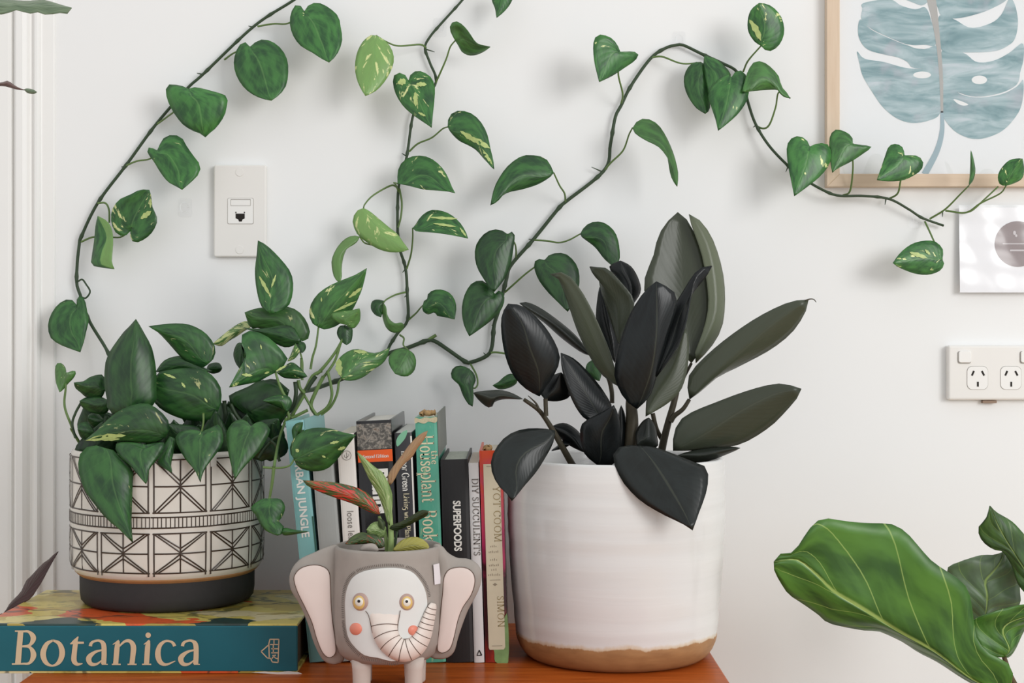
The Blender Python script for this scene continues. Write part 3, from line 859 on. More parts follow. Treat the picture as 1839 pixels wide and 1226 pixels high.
for k in range(11):
    a0 = 3.4 + PA * k; wide = 2.1 if k % 3 == 0 else 1.2
    A, Bq = a0 + 1.6, a0 + PA - 1.6; mid = (A + Bq) / 2
    for ri, (lo, hi) in enumerate(ROWS):
        cz = (lo + hi) / 2
        cline(A, lo - (.004 if ri else .001), A, hi + .001); cline(Bq, lo - (.004 if ri else .001), Bq, hi + .001)
        cline(A - .8, lo, Bq + .8, lo); cline(A - .8, hi, Bq + .8, hi)
        cline(A, cz, Bq, cz)
        cline(mid, lo, mid, hi)
        o = .0042
        for (xa, za, xb, zb2, sg) in ((A, hi, mid, cz, 1), (Bq, hi, mid, cz, 1), (A, lo, mid, cz, -1), (Bq, lo, mid, cz, -1)):
            cline(xa, za, xb, zb2 + sg * .0008)
            cline(xa + (1.9 if xa < mid else -1.9), za, xb, zb2 + sg * (o + .0016))
    cline(a0 - 0.2, CZ - .2069, a0 + PA - .4, CZ - .2069); cline(a0 - .2, CZ - .2195, a0 + PA - .4, CZ - .2195)
    for q in range(14):
        aa = a0 + 1.2 + (PA - 2.0) * q / 13.0 + rng.uniform(-.25, .25)
        cline(aa, CZ - .2192, aa, CZ - .2072, .0011)
mesh_obj('carved_lines', LV, LF, plain('brown_line_glaze', s(58, 44, 32), .3, .4, .25, 200.), pp)
v, f = lathe_vf([(.0, z1 - .016), (.06, z1 - .013), (RP - .0096, z1 - .018)], PX, PD, 40)
# small maker's sticker on the rim
sv = [cylpt(a, z, RP + .0014) for a, z in ((37.2, CZ - .1385), (41.2, CZ - .1385), (41.0, CZ - .149), (37.4, CZ - .149))]
mesh_obj('paper_sticker', sv, [(0, 1, 2, 3)], plain('pale_sticker', s(206, 204, 196), .5, .3, .1, 900.), pp)
PSOIL = (v, f)

# ------------------------------------------------------------------ white pot
WX, WD = .1262, 1.825
wz1 = CZ - .1395
def white_glaze():
    nb = NB('white_glaze_over_clay')
    co = nb.coords()
    z = nb.n('ShaderNodeSeparateXYZ', None, Vector=co).outputs[2]
    edge = nb.math('MULTIPLY_ADD', nb.noise(nb.mapped(co, (9, 9, 3)), 3.0, 5, .6), .016, .0190)
    edge = nb.math('ADD', edge, nb.math('MULTIPLY', nb.noise(co, 120.0, 2), .004))
    m = nb.smooth(nb.math('SUBTRACT', z, edge), -.0008, .0012)
    rings = nb.noise(nb.mapped(co, (3.5, 3.5, 70)), 1.0, 4, .55, .6)
    white = nb.mix(rings, s(216, 215, 213), s(230, 229, 226))
    clay = nb.mix(nb.noise(nb.mapped(co, (20, 20, 60)), 2.0, 5), s(140, 98, 60), s(186, 142, 94))
    lip = nb.mix(nb.smooth(nb.math('SUBTRACT', z, edge), .0005, .006), s(214, 196, 170), white)
    nb.bump(rings, .10, .003)
    return nb.out(nb.mix(m, clay, lip), nb.math('MULTIPLY_ADD', m, -.48, .62), .5)
M['wglaze'] = white_glaze()
wp = thing('plant_pot', (WX, WD, SHELF), 'large white glazed pot with a bare clay foot', 'plant pot')
prof = [(.0, SHELF + .0005), (.100, SHELF + .0005), (.1055, SHELF + .0015), (.1115, SHELF + .006), (.1165, SHELF + .013), (.1200, SHELF + .021)]
H = wz1 - SHELF
for i in range(1, 40):
    u = i / 40.0
    r = .1205 + .0112 * math.sin(min(1.0, u * 1.25) * math.pi / 2) - .0012 * max(0, u - .8) * 5
    r += .00022 * math.sin(u * 47 + 2.5 * math.sin(u * 9)) + .00025 * math.sin(u * 21)
    prof.append((r, SHELF + .021 + (H - .026) * u))
prof += [(.1302, wz1 - .0035), (.1300, wz1 - .001), (.1285, wz1), (.1265, wz1), (.1250, wz1 - .0012), (.1245, wz1 - .004), (.1235, wz1 - .02), (.122, wz1 - .12), (.0, wz1 - .122)]
v, f = lathe_vf(prof, WX, WD, 112); mesh_obj('pot_body', v, f, M['wglaze'], wp, smooth=True)

# ------------------------------------------------------------------ elephant pot
EX, ED, ER = (697 - 919.5) / F * 1.65, 1.65, .0603
ez0, ez1 = CZ - .3475, CZ - .2225
ele = thing('elephant_planter', (EX, ED, SHELF), 'small grey ceramic elephant planter with pink ears and a striped trunk', 'planter')
clay_g = plain('grey_stoneware', s(158, 150, 142), .6, .3, .10, 70., .06)
clay_w = plain('white_stoneware', s(220, 221, 217), .5, .3, .03, 60.)
clay_p = plain('blush_stoneware', s(222, 207, 199), .5, .3, .05, 30.)
clay_t = plain('pale_trunk_stoneware', s(226, 214, 204), .5, .3, .05, 40.)
clay_l = plain('warm_grey_stoneware', s(202, 190, 180), .55, .3, .06, 50.)
line_b = plain('brown_incised_line', s(84, 62, 48), .7, .2, .15, 200.)
prof = [(.0, ez0), (.036, ez0 + .0002), (.048, ez0 + .003), (.0545, ez0 + .009), (.0585, ez0 + .020), (.0603, ez0 + .040), (.0603, ez0 + .075), (.0596, ez0 + .100), (.0588, ez1 - .010), (.0586, ez1 - .003),
        (.0578, ez1 - .0006), (.0562, ez1), (.0548, ez1 - .001), (.0540, ez1 - .005), (.0535, ez1 - .05), (.05, ez1 - .08), (.0, ez1 - .082)]
v, f = lathe_vf(prof, EX, ED, 72); mesh_obj('pot_body', v, f, clay_g, ele, smooth=True)
for lx, ly in ((-.026, -.030), (.030, -.030), (-.030, .030), (.030, .030)):
    v, f = lathe_vf([(.0, SHELF + .0004), (.0082, SHELF + .0004), (.0094, SHELF + .0025), (.0096, SHELF + .015), (.0102, SHELF + .028), (.012, ez0 + .009), (.0, ez0 + .010)], EX + lx, ED + ly, 24)
    mesh_obj('leg', v, f, clay_l, ele, smooth=True)
def oncyl(px, py, rr):
    dx, dy = (px - 919.5) / F, 1.0
    a = dx * dx + dy * dy; b = -2 * (dx * EX + dy * ED); c = EX * EX + ED * ED - rr * rr
    disc = b * b - 4 * a * c
    k = (-b - math.sqrt(disc)) / (2 * a) if disc > 0 else -b / (2 * a)
    return at(px, py, k)
def L_(p): return fp('L', p)
def cyl_map(base):
    return lambda px, py, h: oncyl(px, py, base + h)
face = closed_curve([L_(p) for p in [(473, 720), (470, 600), (485, 500), (525, 420), (595, 373), (690, 350), (800, 340), (900, 345), (985, 372), (1042, 430), (1082, 500), (1102, 590), (1098, 700), (1080, 850), (1035, 950), (950, 1025),
                                      (840, 1058), (720, 1032), (620, 1012), (545, 950), (497, 880), (479, 800)]], 72)
v, f = puff_vf(face, cyl_map(ER), .0002, .0016, 6); mesh_obj('face', v, f, clay_w, ele, smooth=True)
# stitched rim round the face
parts = []
fc = (sum(p[0] for p in face) / len(face), sum(p[1] for p in face) / len(face))
dense = closed_curve([L_(p) for p in [(473, 720), (470, 600), (485, 500), (525, 420), (595, 373), (690, 350), (800, 340), (900, 345), (985, 372), (1042, 430), (1082, 500), (1102, 590), (1098, 700), (1080, 850), (1035, 950), (950, 1025),
                                       (840, 1058), (720, 1032), (620, 1012), (545, 950), (497, 880), (479, 800)]], 170)
for k, p in enumerate(dense):
    if p[0] > fc[0] + 25 and p[1] > fc[1] - 20: continue
    a = (fc[0] + (p[0] - fc[0]) * 1.035, fc[1] + (p[1] - fc[1]) * 1.035)
    b = (fc[0] + (p[0] - fc[0]) * 1.095, fc[1] + (p[1] - fc[1]) * 1.095)
    V2, F2 = ribbon2d([(a[0], a[1], .8), (b[0], b[1], .8)])
    parts.append(([oncyl(x, y, ER + .0005) for x, y in V2], F2))
v, f = join(*parts); st_ = mesh_obj('stitching', v, f, plain('dark_stitch_line', s(82, 74, 68), .7, .2, .1), ele); st_['kind'] = 'stuff'
def disc_part(name, c, r, h0, h1, mat, parent, ry=None, n=28):
    pts = [(c[0] + r * math.cos(6.28318 * k / n), c[1] + (ry or r) * math.sin(6.28318 * k / n)) for k in range(n)]
    v, f = puff_vf([L_(p) for p in pts], cyl_map(ER), h0, h1, 6)
    return mesh_obj(name, v, f, mat, parent, smooth=True)
mauve = plain('mauve_glaze', s(178, 150, 140), .45, .35, .06); yel = plain('ochre_glaze', s(218, 184, 112), .45, .35, .06)
eyew = plain('white_eye_glaze', s(232, 228, 216), .25, .5, .02); pup = plain('black_pupil_glaze', s(22, 22, 26), .15, .5, .02)
for c, rr, off in (((588, 601), 62, -10), ((945, 603), 58, 2)):
    ey = disc_part('eye', c, rr, .0010, .0042, mauve, ele, rr * 1.13)
    disc_part('eye_ring', (c[0] + off, c[1] + 6), rr * .74, .0030, .0052, yel, ey, rr * .88)
    disc_part('eye_white', (c[0] + off, c[1] + 2), rr * .50, .0046, .0060, eyew, ey, rr * .56)
    disc_part('pupil', (c[0] + off - 2, c[1] - 4), rr * .20, .0056, .0068, pup, ey)
coral = plain('coral_glaze', s(226, 138, 116), .4, .4, .05)
disc_part('cheek', (553, 810), 48, .0008, .0036, coral, ele); disc_part('cheek', (996, 822), 41, .0008, .0034, coral, ele)
# trunk
tr = [(775, 690, 112), (772, 760, 108), (782, 840, 101), (826, 925, 92), (915, 976, 88), (1008, 945, 80), (1066, 868, 66), (1098, 780, 55), (1122, 700, 45), (1142, 640, 34), (1150, 612, 20)]
tc = cr(tr, 60)
V, Fc, SG = [], [], 14
rings_at = []
for i, p in enumerate(tc):
    a, b = tc[max(0, i - 1)], tc[min(60, i + 1)]
    tx, ty = b[0] - a[0], b[1] - a[1]; l = math.hypot(tx, ty) or 1
    nx, ny = -ty / l, tx / l
    rise = min(1.0, i / 14.0)
    for k in range(SG + 1):
        u = -1 + 2 * k / SG
        hh = .0012 + rise * (.0115 * p[2] / 100.0) * math.sqrt(max(0, 1 - u * u)) * (1 if i < 60 else .2)
        x, y = L_((p[0] + nx * p[2] * u, p[1] + ny * p[2] * u))
        V.append(oncyl(x, y, ER + hh))
for i in range(60):
    for k in range(SG):
        q = i * (SG + 1) + k
        Fc.append((q, q + 1, q + SG + 2, q + SG + 1))
tk = mesh_obj('trunk', V, Fc, clay_t, ele, smooth=True)
parts = []
for i in (7, 12, 17, 21, 25, 29, 33, 37, 41, 45, 48, 51, 54, 57):
    p = tc[i]; a, b = tc[i - 1], tc[i + 1]
    tx, ty = b[0] - a[0], b[1] - a[1]; l = math.hypot(tx, ty); tx /= l; ty /= l
    nx, ny = -ty, tx; rise = min(1.0, i / 14.0); W = []
    for k in range(15):
        u = -.99 + 1.98 * k / 14
        hh = .0015 + rise * (.0115 * p[2] / 100.0) * math.sqrt(max(0, 1 - u * u))
        for sgn in (-2.6, 2.6):
            bulge = -14 * (1 - u * u) * (1 if i < 20 else .4)
            x, y = L_((p[0] + nx * p[2] * u + tx * (sgn + bulge), p[1] + ny * p[2] * u + ty * (sgn + bulge)))
            W.append(oncyl(x, y, ER + hh))
    parts.append((W, [(2 * k, 2 * k + 1, 2 * k + 3, 2 * k + 2) for k in range(14)]))
for pts in ([(628, 672, 5), (650, 705, 5), (664, 760, 5), (680, 840, 4)], [(896, 668, 5), (888, 720, 5), (878, 770, 5), (876, 820, 5), (888, 862, 5), (915, 888, 5), (955, 885, 4)]):
    V2, F2 = ribbon2d(pts, 16); parts.append(([oncyl(*L_(q), ER + .0026) for q in V2], F2))
v, f = join(*parts); mesh_obj('trunk_lines', v, f, line_b, tk)
# ears
def ear(outer, inner):
    o = closed_curve([L_(p) for p in outer], 56); i = closed_curve([L_(p) for p in inner], 48)
    dE = 1.640
    mp = lambda px, py, h: at(px, py, dE - h)
    v, f = puff_vf(o, mp, .0, .0100, 6, 3.0, back=-.0075)
    e = mesh_obj('ear', v, f, clay_g, ele, smooth=True)
    v, f = puff_vf(i, mp, .0088, .0112, 6, 3.0)
    mesh_obj('ear_lining', v, f, clay_p, e, smooth=True)
    V2, F2 = [], []
    pts = [(p[0], p[1], 1.1) for p in i] + [(i[0][0], i[0][1], 1.1)]
    V2, F2 = ribbon2d(pts, 90)
    mesh_obj('ear_outline', [mp(x, y, .0096) for x, y in V2], F2, line_b, e)
ear([(420, 170), (330, 178), (230, 222), (130, 268), (62, 345), (40, 430), (58, 520), (108, 600), (150, 685), (190, 790), (220, 890), (258, 980), (300, 1048), (350, 1078), (410, 1080), (470, 1020), (480, 700), (460, 350)],
    [(80, 400), (130, 343), (220, 318), (300, 330), (348, 375), (358, 480), (362, 600), (375, 760), (395, 900), (398, 990), (370, 1025), (330, 1025), (290, 980), (250, 880), (215, 760), (160, 640), (110, 540), (82, 460)])
ear([(1150, 165), (1215, 170), (1262, 222), (1335, 262), (1420, 270), (1490, 310), (1521, 380), (1510, 480), (1470, 570), (1420, 660), (1380, 760), (1340, 880), (1312, 980), (1262, 1030), (1190, 1042), (1120, 1000), (1110, 700), (1120, 350)],
    [(1230, 420), (1260, 362), (1320, 338), (1400, 340), (1455, 380), (1470, 450), (1440, 550), (1380, 640), (1340, 740), (1310, 870), (1280, 960), (1230, 994), (1190, 984), (1180, 940), (1195, 800), (1210, 640), (1222, 520)])
V2 = [L_(p) for p in [(1150, 315), (1195, 305), (1210, 460), (1160, 470)]]
mesh_obj('price_sticker', [oncyl(x, y, ER + .0012) for x, y in V2], [(0, 1, 2, 3)], plain('sticker_paper', s(228, 224, 226), .5, .2, .02), ele)
v, f = lathe_vf([(.0, ez1 - .012), (.03, ez1 - .010), (.0537, ez1 - .014)], EX, ED, 36); ESOIL = (v, f)

# ------------------------------------------------------------------ wall plates
def rounded_rect(x0, x1, z0_, z1_, r, n=5):
    pts = []
    for cx, cz, a0 in ((x1 - r, z1_ - r, 0), (x0 + r, z1_ - r, 90), (x0 + r, z0_ + r, 180), (x1 - r, z0_ + r, 270)):
        for k in range(n + 1):
            a = math.radians(a0 + 90 * k / n); pts.append((cx + r * math.cos(a), cz + r * math.sin(a)))
    return pts
def slab(name, pts, ya, yb, mat, parent, bev=0.0):
    n = len(pts)
    V = [(x, ya, z) for x, z in pts] + [(x, yb, z) for x, z in pts]
    Fc = [tuple(range(n)), tuple(reversed(range(n, 2 * n)))] + [(i, n + i, n + (i + 1) % n, (i + 1) % n) for i in range(n)]
    o = mesh_obj(name, V, Fc, mat, parent)
    if bev: bevel(o, bev, 3)
    return o
def zx(px0, px1, py0, py1, d):
    a, b = at(px0, py1, d), at(px1, py0, d)
    return a.x, b.x, a.z, b.z
x0, x1, za, zbb = zx(384, 478, 296, 461, WALL - .01)
dp = thing('data_outlet', ((x0 + x1) / 2, WALL, za), 'upright ivory wall plate with a single network socket', 'wall outlet')
slab('plate', rounded_rect(x0, x1, za, zbb, .003), WALL - .0105, WALL, M['plate'], dp, .002)
dW = WALL - .0105
X = (370, 280, .15495)
REG['W'] = X
def wrect(reg, a, b, c, d): p, q = fp(reg, (a, b)), fp(reg, (c, d)); return zx(p[0], q[0], p[1], q[1], dW)
q = wrect('W', 248, 486, 552, 790); ins = slab('jack_gap', rounded_rect(*q, .002), dW - .0001, dW + .002, M['groove'], dp)
q = wrect('W', 254, 491, 546, 784); ins = slab('jack_insert', rounded_rect(*q, .002), dW - .0010, dW + .002, M['plate_in'], dp)
q = wrect('W', 286, 500, 520, 578); slab('label_window', rounded_rect(*q, .0008), dW - .0012, dW, M['groove'], ins)
q = wrect('W', 292, 512, 514, 574); slab('label_cover', rounded_rect(*q, .0008), dW - .0015, dW, M['plate_in'], ins)
hole = [(345, 668), (450, 668), (450, 725), (425, 735), (415, 760), (385, 760), (375, 735), (345, 722)]
slab('jack_hole', [(at(*fp('W', p), dW).x, at(*fp('W', p), dW).z) for p in hole], dW - .0013, dW, M['dark'], ins)
for c in ((348, 655), (447, 655)):
    q = wrect('W', c[0] - 7, c[1] - 9, c[0] + 7, c[1] + 9); slab('contact_dot', rounded_rect(*q, .0007), dW - .0013, dW, M['dark'], ins)
for cy in (188, 1086):
    cxx = 390
    c = at(*fp('W', (cxx, cy)), dW)
    pts = [(c.x + .0056 * math.cos(6.283 * k / 24), c.z + .0056 * math.sin(6.283 * k / 24)) for k in range(24)]
    g = slab('screw_cap', pts, dW - .0007, dW, M['plate'], dp, .0005)

x0, x1, za, zbb = zx(1703, 1857, 620, 718, WALL - .013)
ps = thing('power_socket', ((x0 + x1) / 2, WALL, za), 'double power socket plate with two switches low on the right wall', 'power socket')
slab('plate', rounded_rect(x0, x1, za, zbb, .003), WALL - .013, WALL, M['plate'], ps, .004)
dW = WALL - .013
REG['X'] = (1690, 610, .0979)
for ox in (0, 612):
    q = wrect('X', 472 + ox, 480, 862 + ox, 915); fcx = slab('outlet_rim', rounded_rect(*q, .007), dW - .0002, dW + .001, M['groove'], ps)
    q = wrect('X', 480 + ox, 488, 855 + ox, 908); fcx = slab('outlet_face', rounded_rect(*q, .007), dW - .0008, dW + .001, M['plate_in'], ps)
    for (ax, ay, bx, by) in ((600, 570, 562, 655), (745, 572, 788, 655), (672, 768, 672, 858)):
        A_, B_ = at(*fp('X', (ax + ox, ay)), dW), at(*fp('X', (bx + ox, by)), dW)
        dv = (B_ - A_); dv.y = 0; nn = Vector((-dv.z, 0, dv.x)).normalized() * .00125
        pts = [(A_ + nn), (A_ - nn), (B_ - nn), (B_ + nn)]
        slab('pin_slot', [(p.x, p.z) for p in pts], dW - .0011, dW, M['dark'], fcx)
for ox in (0, 1140):
    q = wrect('X', 302 + ox, 205, 548 + ox, 440); gp_ = slab('switch_gap', rounded_rect(*q, .003), dW - .0003, dW, M['groove'], ps)
    q = wrect('X', 316 + ox, 205, 545 + ox, 418); slab('switch', rounded_rect(*q, .003), dW - .0028, dW, M['plate_in'], ps, .0008)
q = wrect('X', 790, 1112, 1045, 1165); slab('cable_notch', rounded_rect(*q, .001), WALL - .008, WALL, plain('brown_grommet', s(150, 128, 112), .7, .2, .1), ps)

# ------------------------------------------------------------------ framed print
FD = WALL - .016
fr = thing('framed_print', (at(1690, 335, FD).x, WALL, at(1690, 335, FD).z), 'light oak framed watercolour of a blue-green leaf on the wall', 'picture')
oak_nb = NB('pale_oak')
og = oak_nb.noise(oak_nb.mapped(oak_nb.coords(), (40, 40, 3)), 6.0, 5)
oak = oak_nb.out(oak_nb.mix(og, s(206, 182, 156), s(224, 204, 182)), .55, .3)
og_nb = NB('pale_oak_rail')
og = og_nb.noise(og_nb.mapped(og_nb.coords(), (3, 40, 40)), 6.0, 5)
oakr = og_nb.out(og_nb.mix(og, s(206, 182, 156), s(224, 204, 182)), .55, .3)
fx0, fx1, fz0, fz1 = zx(1485, 1893, -210, 335, FD)
wd = .0175
def frame_bar(pts, mat, name='frame_bar'):
    n = len(pts)
    V = [(x, FD, z) for x, z in pts] + [(x, WALL - .0005, z) for x, z in pts]
    Fc = [tuple(range(n)), tuple(reversed(range(n, 2 * n)))] + [(i, n + i, n + (i + 1) % n, (i + 1) % n) for i in range(n)]
    bevel(mesh_obj(name, V, Fc, mat, fr), .0008)
frame_bar([(fx0, fz0), (fx0, fz1), (fx0 + wd, fz1 - wd), (fx0 + wd, fz0 + wd)], oak)
frame_bar([(fx1, fz0), (fx1 - wd, fz0 + wd), (fx1 - wd, fz1 - wd), (fx1, fz1)], oak)
frame_bar([(fx0, fz0), (fx0 + wd, fz0 + wd), (fx1 - wd, fz0 + wd), (fx1, fz0)], oakr)
frame_bar([(fx0, fz1), (fx1, fz1), (fx1 - wd, fz1 - wd), (fx0 + wd, fz1 - wd)], oakr)
PP = WALL - .0075
box('print_paper', fx0 + wd * .7, fx1 - wd * .7, PP, PP + .001, fz0 + wd * .7, fz1 - wd * .7, plain('white_print_paper', s(238, 240, 241), .7, .2, .01), fr)
def wash(name, seed, tint):
    nb = NB(name)
    co = nb.n('ShaderNodeMapping', None, Vector=nb.coords(), Scale=(14, 1, 55), Rotation=(0, .35 * tint, 0), Location=(seed, 0, seed)).outputs[0]
    n1 = nb.noise(co, 1.0, 5, .6, .8)
    n2 = nb.noise(nb.coords(), 22.0, 3)
    col = nb.ramp(n1, [(.28, s(104, 140, 146)), (.45, s(144, 172, 177)), (.6, s(178, 198, 202)), (.76, s(212, 218, 225))])
    col = nb.mix(nb.math('MULTIPLY', nb.smooth(n2, .55, .7), .5), col, s(188, 186, 196))
    return nb.out(col, .8, .1)
washL, washR = wash('blue_green_wash', 1.3, 1), wash('blue_grey_wash', 4.1, -1)
def print_poly(name, pts, mat, dy, n=60, parent=None):
    c = closed_curve([fp('S7', p) for p in pts], n)
    v = [at(x, y, PP - .0003 - dy) for x, y in c]
    return mesh_obj(name, v, [tuple(range(len(v)))], mat, parent or fr)
print_poly('leaf_lobe', [(255, 20), (420, -5), (500, 36), (590, 60), (655, 48), (690, 120), (725, 285), (650, 290), (540, 288), (400, 232), (300, 182), (242, 122), (248, 60)], washL, 0)
print_poly('leaf_lobe', [(240, 125), (220, 170), (228, 250), (282, 320), (400, 355), (480, 372), (540, 402), (570, 436), (650, 445), (742, 440), (735, 300), (650, 318), (540, 294), (400, 238), (300, 188)], washL, .00002)
print_poly('leaf_lobe', [(214, 333), (262, 380), (390, 402), (520, 438), (640, 446), (742, 440), (752, 600), (750, 735), (680, 780), (570, 796), (470, 765), (380, 692), (310, 592), (250, 490), (230, 412)], washL, .00004)
print_poly('leaf_lobe', [(720, -60), (740, 60), (765, 105), (840, 120), (950, 102), (1080, 58), (1190, -15), (1100, -90), (900, -110)], washR, 0)
print_poly('leaf_lobe', [(742, 110), (840, 124), (950, 180), (1080, 150), (1150, 92), (1200, -8), (1236, 30), (1256, 140), (1240, 240), (1200, 290), (1100, 332), (900, 340), (765, 332)], washR, .00002)
print_poly('leaf_lobe', [(762, 332), (900, 341), (990, 402), (1100, 392), (1200, 342), (1286, 280), (1292, 380), (1272, 460), (1250, 545), (1150, 600), (1000, 626), (880, 602), (775, 540)], washR, .00004)
print_poly('leaf_lobe', [(772, 540), (880, 608), (1000, 632), (1150, 610), (1250, 560), (1290, 518), (1287, 640), (1252, 740), (1150, 850), (1000, 901), (880, 870), (800, 800), (768, 720)], washR, .00006)
print_poly('leaf_lobe', [(255, -60), (430, -40), (560, 10), (650, 30), (700, -80), (690, -420), (560, -380), (400, -250), (300, -140)], washL, .00001)
print_poly('leaf_lobe', [(720, -110), (900, -130), (1100, -110), (1220, -60), (1180, -220), (1050, -340), (880, -430), (720, -440)], washR, .00001)
ppaper = plain('print_paper_gap', s(238, 239, 238), .7, .2, .01)
for (cx, cy, rx, ry) in ((635, 485, 58, 22), (1006, 517, 50, 28)):
    print_poly('leaf_hole', [(cx + rx * math.cos(a * .7854), cy + ry * math.sin(a * .7854)) for a in range(8)], ppaper, .0001, 32)
print_poly('leaf_hole', [(538, 288), (600, 296), (648, 292), (650, 314), (590, 312)], ppaper, .0001, 24)
print_poly('leaf_hole', [(838, 642), (880, 652), (934, 676), (900, 684), (862, 668)], ppaper, .0001, 24)
V2, F2 = ribbon2d([fp('S7', p[:2]) + (p[2] * .277,) for p in [(680, -420, 60), (690, -60, 62), (715, 100, 44), (742, 300, 28), (758, 500, 24), (764, 730, 16)]], 30)
mesh_obj('painted_midrib', [at(x, y, PP - .0005) for x, y in V2], F2, plain('taupe_wash', s(178, 176, 172), .8, .1, .06, 60.), fr)
V2, F2 = ribbon2d([fp('S7', p[:2]) + (p[2] * .277,) for p in [(764, 720, 20), (764, 850, 30), (730, 980, 36), (652, 1128, 42)]], 30)
mesh_obj('painted_stalk', [at(x, y, PP - .0005) for x, y in V2], F2, plain('blue_wash_stalk', s(160, 182, 190), .8, .1, .08, 60.), fr)
def pane_mat(name, gloss, rough, tint=(1, 1, 1, 1)):
    m = bpy.data.materials.new(name); m.use_nodes = True; t = m.node_tree; t.nodes.clear()
    o = t.nodes.new('ShaderNodeOutputMaterial'); mx = t.nodes.new('ShaderNodeMixShader'); tr_ = t.nodes.new('ShaderNodeBsdfTransparent'); g = t.nodes.new('ShaderNodeBsdfGlossy')
    tr_.inputs[0].default_value = tint; g.inputs['Roughness'].default_value = rough; mx.inputs[0].default_value = gloss
    t.links.new(tr_.outputs[0], mx.inputs[1]); t.links.new(g.outputs[0], mx.inputs[2]); t.links.new(mx.outputs[0], o.inputs[0])
    return m
box('glass_pane', fx0 + wd * .7, fx1 - wd * .7, FD + .004, FD + .0055, fz0 + wd * .7, fz1 - wd * .7, pane_mat('picture_glass', .05, .02), fr)

# ------------------------------------------------------------------ card in a clear sleeve
SD = WALL - .011
sx0, sx1, sz0, sz1 = zx(1724, 1875, 372, 525, SD)
sl = thing('card_sleeve', ((sx0 + sx1) / 2, WALL, sz0), 'white card in a clear plastic sleeve with a taupe round emblem', 'card')
card = []
nx_, nz_ = 14, 14
V, Fc = [], []
for side in (0, 1):
    for i in range(nx_ + 1):
        for j in range(nz_ + 1):
            u, w = i / nx_, j / nz_
            V.append((sx0 + (sx1 - sx0) * u, SD + .004 * w + (.0008 if side else 0), sz0 + (sz1 - sz0) * w))
n1 = (nx_ + 1) * (nz_ + 1)
for side in (0, 1):
    for i in range(nx_):
        for j in range(nz_):
            a = side * n1 + i * (nz_ + 1) + j
            q = (a, a + nz_ + 1, a + nz_ + 2, a + 1)
            Fc.append(q if side == 0 else tuple(reversed(q)))
mesh_obj('card', V, Fc, plain('white_card', s(240, 240, 243), .6, .3, .01), sl)
V, Fc = [], []
for i in range(41):
    for j in range(41):
        u, w = i / 40, j / 40
        crk = .0011 * math.sin(9 * u + 13 * w) * math.sin(11 * w - 6 * u) + .0008 * abs(math.sin(7 * (u + w * .6)))
        V.append((sx0 - .001 + (sx1 - sx0 + .002) * u, SD - .0022 + .004 * w - crk, sz0 - .001 + (sz1 - sz0 + .004) * w))
for i in range(40):
    for j in range(40):
        a = i * 41 + j; Fc.append((a, a + 41, a + 42, a + 1))
mesh_obj('plastic_sleeve', V, Fc, pane_mat('clear_plastic_film', .06, .25), sl, smooth=True)
REG['Y'] = (1700, 360, .14678)
c0 = fp('Y', (875, 530)); rr = 280 * .14678
def card_pt(px, py, e):
    p = at(px, py, SD); w = (p.z - sz0) / (sz1 - sz0)
    return Vector((p.x, SD + .004 * w - e, p.z))
pts = [(c0[0] + rr * math.cos(6.28318 * k / 48), c0[1] + rr * math.sin(6.28318 * k / 48)) for k in range(48)]
mesh_obj('round_emblem', [card_pt(x, y, .0004) for x, y in pts], [tuple(range(48))], plain('taupe_print', s(150, 138, 138), .6, .2, .04), sl)
marks = [disc2d(c0[0] - 5.5, c0[1] - 20, 2.6, 12, 4.0), disc2d(c0[0] - 2.5, c0[1] - 15, 2.0, 10, 2.6), rect2d(c0[0] - 27, c0[0] + 22, c0[1] - 1.2, c0[1] + .6), rect2d(c0[0] - 14, c0[0] + 14, c0[1] + 10, c0[1] + 13)]
v2, f2 = join(*marks)
mesh_obj('emblem_marks', [card_pt(x, y, .0007) for x, y in v2], f2, plain('pale_emblem_print', s(206, 200, 202), .6, .2, .02), sl)

# ------------------------------------------------------------------ clear adhesive clips
clipm = pane_mat('clear_clip_plastic', .05, .25)
def clip(px, py, label):
    c = at(px, py, WALL)
    t_ = thing('cable_clip', (c.x, WALL, c.z), label, 'clip', 'clear adhesive wall clips')
    slab('adhesive_pad', rounded_rect(c.x - .0095, c.x + .0095, c.z - .013, c.z + .013, .004), WALL - .0014, WALL - .0003, clipm, t_, .0004)
    pts = [Vector((c.x + .0048 * math.cos(a), WALL - .004 - .006 * max(0, math.sin(a * .5)), c.z + .007 * math.sin(a))) for a in [math.pi * 2 * k / 20 for k in range(21)]]
    v, f = tube_vf(pts, [.0011] * 21, 6); mesh_obj('hook', v, f, clipm, t_, smooth=True)
clip(333, 373, 'empty clear plastic clip on the wall left of the network plate')
clip(790, 50, 'clear plastic clip holding the top of the middle vine')
clip(1219, 74, 'clear plastic clip at the top of the right vine arch')
clip(1643, 393, 'clear plastic clip holding the far right end of the vine')

# ------------------------------------------------------------------ pothos in the patterned pot
po = thing('pothos_plant', (PX, PD, z1 - .016), 'variegated pothos with long vines trained up and across the white wall', 'plant')
mesh_obj('soil', PSOIL[0], PSOIL[1], M['soil'], po, smooth=True)
SM, PM, LM = M['pothos_stem'], M['pothos_pet'], M['pothos']
VW = WALL - .009
def pl(reg, B, T, left, right, d=VW - .02, dt=None, **k):
    dt = d - .012 if dt is None else dt
    k.setdefault('pet_mat', PM); k.setdefault('pd', VW if d > 1.97 else d)
    return leaf(po, reg, B, T, left, right, LM, d, dt, **k)
